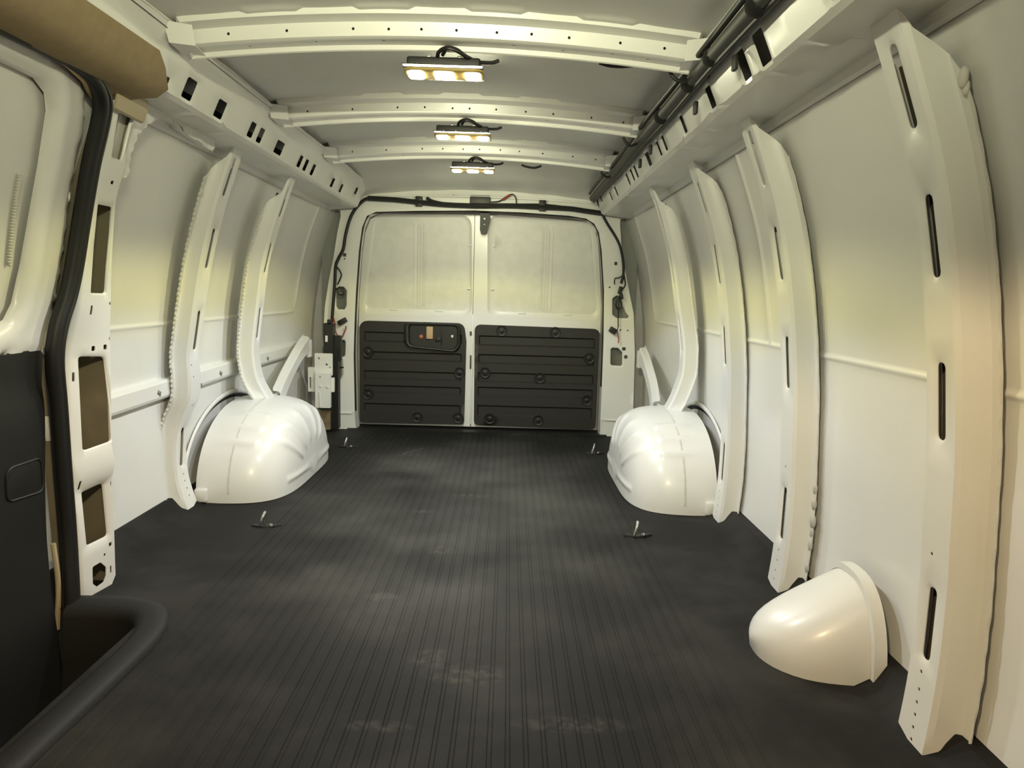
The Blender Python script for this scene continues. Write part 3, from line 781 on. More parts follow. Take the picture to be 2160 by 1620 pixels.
# ------------------------------------------------------------------ rear frame (wall_back)
YF = 3.84
def fr(Y): return lambda s, t, n: V((s, Y-n, t))
OPEN = [(-.653, .0), (-.662, .10), (-.668, .41), (-.663, .58), (-.655, .75), (-.640, .96), (-.623, 1.085), (-.598, 1.145), (-.55, 1.168), (-.32, 1.180), (-.03, 1.190), (.22, 1.187), (.47, 1.177), (.56, 1.165), (.605, 1.14), (.632, 1.095), (.651, 1.0), (.673, .79), (.682, .53), (.684, .27), (.684, .0)]
def c6(x, y): return (700+x/3, 380+y/3)
def pz(u, v, Y=YF): q = onY(u, v, Y); return (q.x, q.z)
def build_back():
    out = [(-.745, -.01), (-.76, .06), (-.80, .30), (-.835, .455), (-.822, .66), (-.80, .80), (-.775, .92), (-.753, 1.056), (-.735, 1.14), (-.745, 1.26), (-.60, 1.315), (-.30, 1.33), (0, 1.335), (.30, 1.33), (.60, 1.315), (.745, 1.26), (.742, 1.14), (.758, 1.0), (.80, .82), (.838, .67), (.855, .45), (.862, .13), (.86, -.01)]
    # opening joined to the outline through the sill
    outline = [(.684, -.01)]+[out[-1]]+out[::-1][1:]+[(-.653, -.01)]+OPEN
    H = [polyhole([pz(*c6(x, y)) for x, y in ((1775, 750), (1800, 730), (1828, 735), (1838, 790), (1860, 840), (1880, 862), (1870, 875), (1800, 872), (1775, 850))]),
         polyhole([pz(*c6(x, y)) for x, y in ((1765, 1070), (1775, 1060), (1812, 1062), (1838, 1090), (1838, 1165), (1830, 1176), (1770, 1172), (1763, 1160))]),
         polyhole([pz(*c6(x, y)) for x, y in ((25, 690), (45, 672), (75, 675), (93, 700), (92, 790), (80, 818), (40, 818), (28, 800))]),
         polyhole([pz(*c6(x, y)) for x, y in ((50, 1010), (80, 1012), (86, 1030), (84, 1105), (75, 1118), (48, 1115))]),
         slot(*pz(1013, 421), .112, .050, .008), slot(*pz(727, 538), .018, .018, .002), slot(*pz(1299, 556), .016, .018, .002),
         dot(*pz(1320, 753), .011, 10), slot(*pz(1316, 736), .020, .018, .002), dot(*pz(1309, 696), .005), dot(*pz(1324, 697), .005), dot(*pz(1286, 606), .005), dot(*pz(956, 411), .005), dot(*pz(727, 546), .005)]
    bm = bmesh.new()
    def hf(s, t):
        h = 0
        if abs(s) > .6:
            if t < .085: h -= .004
            h += .003*gauss(t, .085, .006)
            h += .003*gauss(t, .86 if s > 0 else .93, .012)*(1 if (.69 < abs(s) < .76) else 0)
        if t > 1.19: h -= .02*min(1, (t-1.19)/.09)
        return h
    sheet(bm, outline, H, fr(YF), sl=frange(-.84, .84, 42), tl=dlist(.01, 1.32, 40, [.085], .008, 2), th=.002, rim=.003, rimw=.006, hfun=hf, step=.04, nrim=4)
    o = finish(bm, 'wall_back', 'paint', origin=V((0, YF, 0)), angle=35)
    tag(o, 'white sheet metal frame around the rear doors with open holes', kind='structure')
    # door jamb
    bm = bmesh.new(); loft(bm, [[V((x, y, z)) for x, z in OPEN] for y in (YF, YF+.02, YF+.085)], closed=False); finish(bm, 'door_jamb', 'paint', o)
    # closing plate and grey inner panels seen through the holes and beside the pillars
    bm = bmesh.new(); rbox(bm, (0, 4.02, .62), (1.95, .02, 1.45), .002); finish(bm, 'outer_panel', 'paint_thin', o)
    for s in (-1, 1):
        bm = bmesh.new(); rbox(bm, (s*.775, 3.93, .60), (.17, .008, 1.15), .002); finish(bm, 'inner_reinforcement', 'cavity_grey', o)
    # black rubber seal round the opening
    bm = bmesh.new(); tube(bm, [V((x, YF+.012, z)) for x, z in OPEN[1:-1]], .0085, 8, 4)
    rr = finish(bm, 'door_seal', 'rubber', o)
    # seam lines on header
    bm = bmesh.new(); tube(bm, [V((x, YF+.012, 1.262-.018*(x/.6)**2)) for x in frange(-.62, .62, 30)], .006, 6, 0); finish(bm, 'header_bead', 'paint', o)
build_back()

# ------------------------------------------------------------------ rear doors
YD = 3.955
def rear_door(idx, frame, win_out, win_in, ridge, trim, notch, fasteners, zlines, label):
    o = thing('door_%d' % idx, ((frame[0][0]+frame[1][0])/2, YD, .0), label, None, kind='structure')
    bm = bmesh.new()
    wo = roundpoly(win_out, [.05, .06, .07, .07], 6); wi = roundpoly(win_in, [.035, .045, .055, .055], 6)
    tro = roundpoly([(x, z) for x, z in trim], .03, 5)
    sheet(bm, frame, [polyhole(wo)], fr(YD), sl=frange(min(p[0] for p in frame), max(p[0] for p in frame), 14), tl=frange(.02, 1.2, 24), th=.002, step=.05)
    finish(bm, 'door_shell', 'paint', o)
    bm = bmesh.new()
    wm = [((a[0]*.45+b[0]*.55), (a[1]*.45+b[1]*.55)) for a, b in zip(wo, wi)]
    loft(bm, [[V((x, YD, z)) for x, z in wo], [V((x*.93+a*.07, YD+.004, z*.93+c*.07)) for (x, z), (a, c) in zip(wo, wm)], [V((x, YD+.016, z)) for x, z in wm], [V((x, YD+.018, z)) for x, z in wi], [V((x, YD+.021, z)) for x, z in wi]], cap0=False, cap1=False)
    for f in bm.faces: f.normal_flip()
    finish(bm, 'window_recess', 'paint', o, angle=50)
    bm = bmesh.new()
    rc = (ridge[0]+ridge[1])/2; rw = (ridge[1]-ridge[0])/2
    def hf(s, t):
        h = 0
        if abs(s-rc) < rw: h += .004
        for k in (-.45, 0, .45): h -= .003*gauss(s, rc+k*rw, .004)
        return h
    sl = sorted(frange(min(p[0] for p in wi), max(p[0] for p in wi), 10)+[ridge[0]-.001, ridge[0]+.001, ridge[1]-.001, ridge[1]+.001]+[rc+k*rw+d for k in (-.45, 0, .45) for d in (-.006, -.003, 0, .003, .006)])
    sheet(bm, wi, [], fr(YD+.021), sl=sl, tl=frange(.68, 1.16, 10), th=.002, hfun=hf)
    finish(bm, 'window_blank', 'paint_thin', o, angle=25)
    # clips on the recess edge
    for k in range(2):
        x = win_in[2 if idx == 1 else 0][0]+(-.012 if idx == 2 else .012); z = .78+.235*k
        bm = bmesh.new(); rbox(bm, (x, YD+.012, z), (.018, .012, .007), .002); finish(bm, 'clip', 'paint', o)
    for fx in (.28, .72):
        x0, x1 = min(p[0] for p in win_in), max(p[0] for p in win_in); x = x0+(x1-x0)*fx
        bm = bmesh.new(); rbox(bm, (x, YD+.016, min(p[1] for p in win_in)-.004), (.045, .008, .010), .002); finish(bm, 'clip', 'paint', o)
    # lower trim panel with horizontal steps
    x0, x1 = min(p[0] for p in trim), max(p[0] for p in trim)
    def ht(s, t):
        h = 0
        if x0+.028 < s < x1-.028:
            for za, zb in zlines:
                if zb < t < za: h -= .010
        return h
    tl = []
    for za, zb in zlines: tl += [za+.004, za-.004, zb+.004, zb-.004, (za+zb)/2]
    tl = sorted([t for t in tl]+frange(.05, .56, 8))
    bm = bmesh.new()
    sheet(bm, roundpoly(trim, notch, 5), [], fr(YD-.022), sl=sorted([x0+.024, x0+.031, x1-.024, x1-.031]+frange(x0+.06, x1-.06, 6)), tl=tl, th=.022, hfun=ht, step=.05)
    t = finish(bm, 'trim_panel', 'trimdark', o, angle=25); t['label'] = 'charcoal moulded lower trim panel'
    for (x, z) in fasteners:
        bm = bmesh.new(); lathe(bm, [(.030, -.014), (.030, .003), (.028, .005), (.022, .003), (.019, -.004), (.013, -.004), (.012, .004), (.008, .006), (.001, .0065)], (x, YD-.023, z), (0, -1, 0), 20)
        finish(bm, 'fastener', 'black', t)
    return o
def dpx(L): return [pz(*c6(x, y), YD) for x, y in L]
SEAM = -.033
FL = [(-.655, .008), (SEAM-.002, .008), (SEAM-.002, 1.183), (-.55, 1.166), (-.60, 1.14), (-.628, 1.07), (-.645, .95), (-.662, .70), (-.667, .40)]
FR = [(SEAM+.002, .008), (.680, .008), (.680, .40), (.678, .70), (.655, .95), (.64, 1.07), (.615, 1.13), (.56, 1.16), (SEAM+.002, 1.184)]
d1 = rear_door(1, FL, dpx([(190, 850), (885, 865), (885, 218), (255, 215)]), dpx([(205, 808), (862, 828), (862, 238), (275, 238)]), (dpx([(515, 500)])[0][0], dpx([(592, 500)])[0][0]),
               dpx([(182, 1530), (838, 1542), (852, 1020), (838, 905), (180, 888)])[0:5], [.02, .02, .01, .045, .045], dpx([(235, 1085), (810, 1215), (235, 1350), (545, 1495), (800, 1500)]),
               [tuple(z for _, z in dpx([(300, a), (300, b)])) for a, b in ((962, 1018), (1086, 1132), (1206, 1252), (1298, 1340), (1412, 1458))],
               'white rear door leaf with charcoal trim and inside handle')
d2 = rear_door(2, FR, dpx([(985, 862), (1700, 895), (1668, 268), (985, 212)]), dpx([(1026, 832), (1684, 852), (1640, 290), (1032, 248)]), (dpx([(1322, 500)])[0][0], dpx([(1398, 500)])[0][0]),
               dpx([(900, 1545), (1665, 1575), (1694, 942), (905, 912)]), [.03, .03, .035, .035], dpx([(1075, 952), (1412, 962), (1625, 1125), (970, 1215), (1315, 1248), (1610, 1390), (1000, 1505), (1305, 1515)]),
               [tuple(z for _, z in dpx([(1300, a), (1300, b)])) for a, b in ((995, 1050), (1112, 1164), (1226, 1280), (1318, 1370), (1434, 1490))],
               'white rear door leaf with plain charcoal trim panel and no handle')
# inside handle on door_1
def door_handle():
    Y = YD-.030
    bz = roundpoly(dpx([(468, 1050), (790, 1085), (818, 1040), (818, 908), (465, 900)]), [.04, .05, .03, .03, .02], 6)
    bm = bmesh.new(); c = np.mean(np.array(bz), axis=0)
    def R(k, y): return [V((c[0]+(x-c[0])*k, y, c[1]+(z-c[1])*k)) for x, z in bz]
    loft(bm, [R(1, Y+.012), R(1, Y-.008), R(.95, Y-.016), R(.88, Y-.014), R(.84, Y-.002)], cap0=False)
    h = finish(bm, 'inside_handle', 'black', d1, angle=40); h['label'] = 'black recessed handle bezel with a tan pull tab'
    def q(x, y): return pz(*c6(x, y), Y)
    a, b = q(600, 925), q(640, 1005); bm = bmesh.new(); rbox(bm, ((a[0]+b[0])/2, Y-.008, (a[1]+b[1])/2), (abs(b[0]-a[0]), .010, abs(a[1]-b[1])), .003); finish(bm, 'pull_tab', 'tag', h)
    a = q(566, 990); bm = bmesh.new(); lathe(bm, [(.011, 0), (.011, .006), (.006, .010)], (a[0], Y-.003, a[1]), (0, -1, 0), 14); finish(bm, 'lock_button', 'orange', h)
    a = q(762, 988); bm = bmesh.new(); rbox(bm, (a[0], Y-.004, a[1]), (.012, .006, .014), .002); finish(bm, 'indicator', 'paint', h)
    a, b = q(690, 925), q(700, 1045); bm = bmesh.new(); rbox(bm, ((a[0]+b[0])/2, Y-.004, (a[1]+b[1])/2), (.006, .006, abs(a[1]-b[1])), .002); finish(bm, 'divider', 'black', h)
    a, b = q(655, 1000), q(690, 1018); bm = bmesh.new(); rbox(bm, ((a[0]+b[0])/2, Y-.004, (a[1]+b[1])/2), (abs(b[0]-a[0]), .010, .022), .003); finish(bm, 'latch_paddle', 'rubber', h)
door_handle()
# white post between the leaves, with striker slots
bm = bmesh.new(); rbox(bm, (SEAM, YD-.004, .33), (.010, .010, .62), .003); finish(bm, 'edge_flange', 'paint', d1)
for (u, v, w, hh) in ((880, 962, .012, .008), (880, 975, .012, .008), (879, 1150, .009, .075)):
    x, z = pz(*c6(u, v), YD); bm = bmesh.new(); rbox(bm, (x, YD-.007, z), (w, .008, hh), .001); finish(bm, 'striker_slot', 'cavity', d1)
# upper latch hanging from header into the centre
root = thing('upper_door_latch', (.03, YF+.03, 1.03), 'black upper door latch hanging at the top between the two rear doors', 'latch')
x, z = pz(*c6(968, 205), YF+.05); x2, z2 = pz(*c6(958, 335), YF+.05)
bm = bmesh.new()
P = roundpoly([(x2-.018, z2), (x2+.018, z2), (x+.030, z-.03), (x+.026, z+.004), (x-.024, z+.004), (x-.024, z-.04)], [.016, .016, .01, .004, .004, .004], 4)
loft(bm, [[V((a, y, b)) for a, b in P] for y in (YF+.03, YF+.085)]); finish(bm, 'latch_body', 'black', root)
bm = bmesh.new(); lathe(bm, [(.008, 0), (.008, .006), (.003, .008)], (x, YF+.03, z-.035), (0, -1, 0), 12); finish(bm, 'latch_pin', 'steel', root)
bm = bmesh.new(); lathe(bm, [(.006, 0), (.006, .006), (.003, .008)], (x, YF+.03, z-.065), (0, -1, 0), 12); finish(bm, 'latch_pin', 'steel', root)
bm = bmesh.new(); rbox(bm, (x-.002, YF+.03, z+.006), (.16, .03, .010), .003); finish(bm, 'mount_strip', 'rubber', root)

# ------------------------------------------------------------------ wiring at the rear
def wp(pts, Y): return [onY(u, v, Y) for u, v in pts]
hr = thing('wiring_harness', (0, YF-.03, .62), 'black wiring harness running along the header and down both rear pillars', 'harness')
def wire(name, px, r, m='wire', Y=YF-.018, sm=5, par=hr):
    bm = bmesh.new(); tube(bm, wp(px, Y), r, 8, sm); return finish(bm, name, m, par)
wire('trunk_cable', [(776, 418), (830, 421), (880, 426), (930, 431), (1000, 434), (1080, 434), (1140, 437), (1200, 440), (1235, 445), (1270, 450)], .013)
wire('trunk_cable', [(900, 417), (912, 424), (940, 430), (985, 434)], .008)
wire('trunk_cable', [(1090, 433), (1150, 434), (1210, 441), (1232, 444)], .010)
wire('pillar_cable', [(776, 418), (765, 424), (750, 440), (738, 462), (729, 495), (724, 525), (714, 545), (708, 562), (706, 600), (703, 640), (700, 680)], .0085)
wire('pillar_cable', [(1272, 398), (1273, 425), (1270, 448), (1280, 470), (1297, 497), (1308, 520), (1314, 550), (1315, 578), (1310, 598)], .007)
wire('pillar_cable', [(1277, 420), (1283, 432), (1286, 442)], .006)
wire('branch_wire', [(1316, 580), (1305, 586), (1297, 588), (1296, 600)], .003)
wire('branch_wire', [(1316, 580), (1319, 600), (1312, 612), (1308, 625)], .004)
wire('branch_wire', [(1308, 622), (1300, 637), (1299, 645), (1305, 652), (1311, 645), (1309, 632)], .0045)
wire('branch_wire', [(1307, 622), (1304, 660), (1304, 690)], .003)
wire('branch_wire', [(1304, 688), (1302, 700), (1305, 715), (1304, 724)], .0028, 'redwire')
wire('branch_wire', [(708, 560), (716, 570), (720, 580), (716, 592), (712, 600)], .004)
wire('branch_wire', [(706, 612), (716, 607), (724, 612), (725, 620), (717, 622), (710, 614)], .0045)
wire('branch_wire', [(700, 660), (706, 680), (708, 700), (716, 712)], .004, 'redwire')
wire('branch_wire', [(722, 712), (730, 692), (728, 688)], .0035, 'redwire')
wire('branch_wire', [(1035, 426), (1050, 425), (1060, 421)], .003)
wire('branch_wire', [(1075, 411), (1082, 410), (1088, 418), (1089, 430)], .003)
wire('branch_wire', [(1060, 421), (1068, 416), (1076, 411)], .006, 'redwire')
for px, sz, rot in (((884, 425), (.036, .03, .052), 0), ((1144, 434), (.036, .03, .056), 0)):
    q = onY(*px, YF-.012); bm = bmesh.new(); rbox(bm, q, sz, .004); finish(bm, 'clip', 'black', hr)
for px, sz, a in (((722, 678), (.050, .02, .026), -.5), ((1293, 697), (.040, .02, .030), .5), ((1308, 612), (.018, .02, .04), .2), ((1311, 625), (.016, .018, .03), -.2)):
    q = onY(*px, YF-.02); bm = bmesh.new(); rbox(bm, q, sz, .003, 2, __import__('mathutils').Matrix.Rotation(a, 3, 'Y')); finish(bm, 'connector', 'black', hr)
# high stop lamp module box in the header
root = thing('header_module', (onY(1013, 421, YF).x, YF, onY(1013, 432, YF).z), 'dark grey box set into the header above the rear doors', 'module')
q = onY(1013, 424, YF); bm = bmesh.new(); rbox(bm, q+V((0, .012, 0)), (.108, .03, .046), .005); finish(bm, 'module_body', 'conduit', root)
bm = bmesh.new(); rbox(bm, q+V((.0, -.006, -.02)), (.11, .012, .016), .003); finish(bm, 'module_foot', 'black', root)

# ------------------------------------------------------------------ bracket cluster on the rear left pillar
root = thing('hinge_bracket', (onY(682, 860, 3.70).x, 3.70, onY(682, 860, 3.70).z), 'white stamped bracket stack at the rear end of the stiffener beam', 'bracket')
def bxp(name, u0, v0, u1, v1, Y, d, m, par, bev=.003, holes=()):
    a, b = onY(u0, v1, Y), onY(u1, v0, Y); poly = roundpoly([(a.x, a.z), (b.x, a.z), (b.x, b.z), (a.x, b.z)], bev, 3)
    bm = bmesh.new(); sheet(bm, poly, list(holes), fr(Y), th=d, rim=0, step=.05); return finish(bm, name, m, par)
Yb = 3.70
bxp('upper_plate', 664, 746, 701, 792, Yb, .012, 'paint', root, .006, [dot(*pz(672.5, 756, Yb), .006, 10), dot(*pz(689, 769, Yb), .006, 10), dot(*pz(696, 775, Yb), .004)])
bxp('lower_plate', 665, 788, 697, 860, Yb-.03, .02, 'paint', root, .006, [dot(*pz(675, 795, Yb-.03), .004)])
bxp('step_plate', 664, 783, 697, 792, Yb-.014, .016, 'paint', root, .004)
bxp('side_plate', 650, 775, 665, 826, Yb-.005, .05, 'paint', root, .004, [slot(*pz(654.5, 807, Yb-.005), .008, .06)])
bxp('ear_plate', 696, 797, 705, 827, Yb-.01, .012, 'paint', root, .003)
for u, v in ((677, 815), (691, 816)):
    q = onY(u, v, Yb-.03); bm = bmesh.new(); lathe(bm, [(.007, 0), (.006, .004), (.002, .006)], q, (0, -1, 0), 12); finish(bm, 'weld_nut', 'paint', root)
q0, q1 = onY(674, 827, Yb-.032), onY(675, 858, Yb-.032); bm = bmesh.new(); tube(bm, [q0, q1], .004, 8, 0); finish(bm, 'press_rib', 'paint', root)
root = thing('striker_column', (onY(704, 905, 3.74).x, 3.74, 0.0), 'black latch column standing beside the rear pillar next to the white bracket stack', 'column')
bxp('column', 698, 735, 713, 905, 3.74, .05, 'rubber', root, .004)
bxp('latch_box', 682, 682, 702, 746, 3.73, .05, 'black', root, .006)
bxp('latch_ear', 690, 674, 697, 684, 3.73, .03, 'black', root, .003)
bxp('latch_arm', 700, 708, 719, 762, 3.75, .03, 'black', root, .008)
bxp('latch_sticker', 686, 708, 691, 721, 3.728, .002, 'paint', root, .001)
root = thing('lower_post', (onY(686, 905, 3.72).x, 3.72, 0.0), 'brownish bare post under the white bracket stack', 'post')
bxp('post', 676, 860, 696, 906, 3.72, .03, 'rust', root, .003); bxp('post_cap', 672, 858, 697, 864, 3.70, .05, 'cavity', root, .002)
root = thing('rear_side_module', tuple(onY(716, 800, 3.80)), 'small grey oblong part with a cross pin on the rear pillar', 'module')
P = roundpoly([pz(u, v, 3.80) for u, v in ((709, 765), (714, 757), (721, 757), (722, 790), (717, 801), (711, 800))], .008, 3)
bm = bmesh.new(); sheet(bm, P, [], fr(3.80), th=.03, step=.02); finish(bm, 'body', 'steel', root)
bm = bmesh.new(); tube(bm, wp([(706, 775), (725, 775)], 3.79), .004, 8, 0); finish(bm, 'pin', 'wire', root)

# ------------------------------------------------------------------ cable conduit on right rail
cr = thing('cable_conduit', (.585, 2.3, 1.24), 'dark cable conduit strapped along the roof side rail', 'conduit')
def zr(y, dz=0): return 1.276+raildrop(y)+dz
bm = bmesh.new(); tube(bm, [V((.577, y, zr(y))) for y in frange(.2, 3.72, 24)], .0165, 10, 0); finish(bm, 'conduit_pipe', 'conduit', cr)
bm = bmesh.new(); tube(bm, [V((.560+.003*math.sin(y*5), y, zr(y, .020))) for y in frange(.2, 3.70, 40)], .007, 8, 0); finish(bm, 'cable', 'wire', cr)
bm = bmesh.new(); tube(bm, [V((.585+.002*math.sin(y*7), y, zr(y, -.016))) for y in frange(.9, 3.74, 40)], .006, 8, 0); finish(bm, 'cable', 'wire', cr)
bm = bmesh.new(); tube(bm, [V((.588, 3.60, zr(3.6))), V((.60, 3.72, zr(3.7))), V((.635, 3.80, 1.22)), onY(1272, 405, YF-.02)], .009, 8, 5); finish(bm, 'cable', 'wire', cr)
for u, v, r, ln in ((1598, 32, .023, .035), (1455, 190, .022, .045), (1395, 272, .022, .04), (1500, 160, .020, .04)):
    q = onX(u, v, .577); y = q.y
    bm = bmesh.new(); tube(bm, [V((.577, y-ln/2, zr(y))), V((.577, y, zr(y, -.001))), V((.577, y+ln/2, zr(y)))], lambda u_: r*(.82+.18*math.sin(u_*math.pi)), 12, 4); finish(bm, 'tape_wrap', 'tape', cr)
for u, v in ((1550, 133), (1467, 228), (1372, 316), (1350, 345)):
    q = onX(u, v, .60); bm = bmesh.new(); rbox(bm, q, (.010, .018, .030), .003); finish(bm, 'clip', 'black', cr)
for px, Y in (([(1413, 150), (1418, 160), (1430, 170), (1446, 171), (1458, 163)], 1.72), ([(1314, 290), (1320, 300), (1330, 308), (1345, 303)], 2.38), ([(1268, 362), (1273, 370), (1284, 374), (1298, 368)], 3.0), ([(1100, 348), (1112, 352), (1128, 354), (1142, 350)], 3.02), ([(1264, 132), (1285, 138), (1310, 140), (1335, 138)], 1.73)):
    bm = bmesh.new(); tube(bm, wp(px, Y), .0045, 8, 5); finish(bm, 'cable_loop', 'wire', cr)

# ------------------------------------------------------------------ sliding door side: pillar, gusset, headliner, door, step well
XL = pchip([(-.02, .851), (0, .851), (.41, .864), (.587, .858), (.72, .822), (.826, .804), (.974, .77), (1.108, .738), (1.16, .728), (1.25, .70)])
XR = pchip([(-.02, .83), (0, .83), (.34, .822), (.647, .815), (.957, .792), (1.036, .768), (1.114, .752), (1.169, .730), (1.25, .70)])
PY0, PW = 1.640, .130
def pX(Y, z): k = min(1, max(0, (Y-PY0)/PW)); return -(XL(z)*(1-k)+XR(z)*k)
def pil(u, v): q = onS(u, v, pX); return (q.y-PY0, q.z)
def build_pillar():
    root = thing('door_pillar', (-.84, PY0+.06, 0), 'white sliding door pillar with large cut-outs beside the black weatherstrip', 'pillar')
    def fmap(s, t, n):
        k = s/PW
        if s < .016: d = (.016-s)/.016; off = .016*d**2
        elif s > PW-.010: d = (s-PW+.010)/.010; off = .03*d**2
        else: off = 0
        x = XL(t)*(1-k)+XR(t)*k+off
        return V((-x+n, PY0+s, t))
    def ph(L, r): return polyhole(roundpoly([pil(*p) for p in L], r, 4))
    H = [ph([(236, 330), (258, 338), (276, 262), (284, 240), (252, 240)], .008), ph([(192, 618), (224, 619), (228, 560), (240, 437), (207, 430), (200, 520)], .010),
         ph([(176, 952), (238, 930), (234, 860), (222, 752), (166, 752)], .012), ph([(184, 1152), (229, 1130), (226, 1018), (180, 1040)], .010),
         ph([(196, 1232), (205, 1238), (219, 1228), (224, 1214), (224, 1196), (212, 1186), (195, 1196)], .006)]
    for u, v, w, h in ((193, 654, .007, .022), (155, 795, .007, .022), (170, 1024, .007, .022), (197, 735, .010, .012), (222, 732, .010, .012), (237, 385, .016, .008), (234, 1201, .006, .020), (233, 1148, .010, .010)):
        s, z = pil(u, v); H.append(slot(max(.012, min(s, PW-.012)), z, w, h, .002, 2))
    for u, v in ((232, 640), (232, 714), (221, 1170)):
        s, z = pil(u, v); H.append(dot(min(s, PW-.010), z, .004))
    bm = bmesh.new()
    def hf(s, t): return -.008*gauss(t, .262, .018)+.006*gauss(t, .318, .022)
    sheet(bm, [(0, -.01), (PW, -.01), (PW, 1.235), (0, 1.235)], H, fmap, sl=[.004, .008, .012, .016, .04, .065, .09, PW-.010, PW-.005], tl=frange(.02, 1.21, 44), th=.002, rim=.004, rimw=.005, hfun=hf, step=.03, nrim=4)
    finish(bm, 'pillar_face', 'paint', root, angle=40)
    bm = bmesh.new()      # added dark backing, paints the shaded inside behind the openings
    loft(bm, [[V((-((XL(z)*(1-s/PW)+XR(z)*s/PW)+d), PY0+s, z)) for s, d in ((.022, .012), (.020, .075), (.05, .085), (.128, .085), (.128, .012))] for z in frange(0, 1.2, 16)], closed=False)
    bmesh.ops.solidify(bm, geom=bm.faces[:], thickness=.002)
    finish(bm, 'shade_backing', 'cavity_beige', root, angle=40)
    # round cup with bolt showing in the middle opening, bottle in the foot opening
    s, z = pil(186, 900); bm = bmesh.new(); lathe(bm, [(.05, -.02), (.048, .0), (.038, .012), (.02, .017), (.002, .018)], (-.905, PY0+s-.01, z), (1, 0, .0), 20); bmesh.ops.scale(bm, verts=bm.verts, vec=(1, .62, 1.15), space=__import__('mathutils').Matrix.Translation((0, -(PY0+s-.01), -z))); finish(bm, 'belt_cup', 'paint', root)
    s, z = pil(179, 919); bm = bmesh.new(); lathe(bm, [(.007, 0), (.007, .006), (.004, .012)], (-.885, PY0+s, z), (1, -.2, 0), 8); finish(bm, 'bolt', 'steel', root)
    s, z = pil(207, 1243); bm = bmesh.new(); lathe(bm, [(.024, -.02), (.022, .0), (.012, .014), (.002, .017)], (-.895, PY0+s, z), (.6, 0, .8), 14); finish(bm, 'drain_cup', 'paint', root)
build_pillar()
# arched gusset between pillar, rail and the first rib
def gus():
    root = thing('arch_gusset', (-.75, 2.0, 1.08), 'white arched gusset joining the sliding door pillar to the roof rail', 'gusset')
    def gX(Y, z): return -(.742+(1.215-z)*.28)
    def g(u, v): q = onS(u, v, gX); return (q.y, q.z)
    low = [g(*p) for p in ((268, 372), (274, 325), (288, 285), (310, 262), (338, 249), (360, 250), (378, 262), (388, 280), (420, 300), (447, 320))]
    y1 = low[-1][0]
    P = [(1.735, 1.0), low[0]]+low[1:]+[(y1, 1.222), (1.735, 1.235)]
    bm = bmesh.new()
    def hf(s, t):
        d = min(math.hypot(s-a, t-b) for a, b in low)
        return .006*gauss(d, .012, .010)
    sheet(bm, P, [dot(*g(330, 217), .005), slot(*g(447, 276), .022, .008, .003), dot(*g(412, 245), .004), dot(*g(415, 256), .004)], lambda s, t, n: V((gX(s, t)+n, s, t)), sl=frange(1.745, y1, 26), tl=frange(1.0, 1.225, 14), th=.003, hfun=hf, step=.012)
    finish(bm, 'gusset_sheet', 'paint', root, angle=50)
    # lower flange turned outward to the skin
    bm = bmesh.new(); loft(bm, [[V((gX(a, b), a, b)), V((gX(a, b)-.035, a, b+.012))] for a, b in low], closed=False); finish(bm, 'turned_flange', 'paint', root)
gus()

def build_headliner():
    root = thing('headliner_trim', (-.68, 1.2, 1.12), 'tan fabric headliner panel above the sliding door', 'headliner')
    # cross section from roof rail edge down to above the door, ends at the pillar
    C = [(.596, 1.262), (.606, 1.240), (.622, 1.208), (.650, 1.193), (.690, 1.190), (.722, 1.184), (.748, 1.158)]
    def sec(y, k): 
        return [V((-(a+(.010 if i == 0 else 0)*k), y, b-.010)) for i, (a, b) in enumerate(C)]
    ys = [-.3, .4, .9, 1.2, 1.4, 1.52, 1.59, 1.65, 1.69]
    bm = bmesh.new(); rings = []
    for y in ys:
        r = []
        for i, (a, b) in enumerate(C):
            k = max(0, (y-1.53)/.16)
            yy = y-(.10*max(0, 1-i/2.2) if y > 1.55 else 0)*k
            e = min(1, max(0, (y-1.46)/.14)); a2, b2 = min(a, .700+(a-.700)*e), max(b, 1.188+(b-1.188)*e)
            r.append(V((-a2, yy, b2)))
        rings.append(r)
    loft(bm, rings, closed=False); bmesh.ops.solidify(bm, geom=bm.faces[:], thickness=.006)
    finish(bm, 'fabric_panel', 'tan', root, angle=60)
    # plastic collar where the panel meets the pillar
    bm = bmesh.new()
    loft(bm, [[V((-(XL(z)*(1-k)+XR(z)*k)+.008+o, PY0-.006+k*(PW+.008), z)) for k in (0, .15, .5, .85, 1)] for z, o in ((1.20, -.002), (1.18, .004), (1.165, .005), (1.153, .005), (1.151, .0))], closed=False)
    bmesh.ops.solidify(bm, geom=bm.faces[:], thickness=.004); finish(bm, 'collar', 'tanplastic', root, angle=40)
build_headliner()

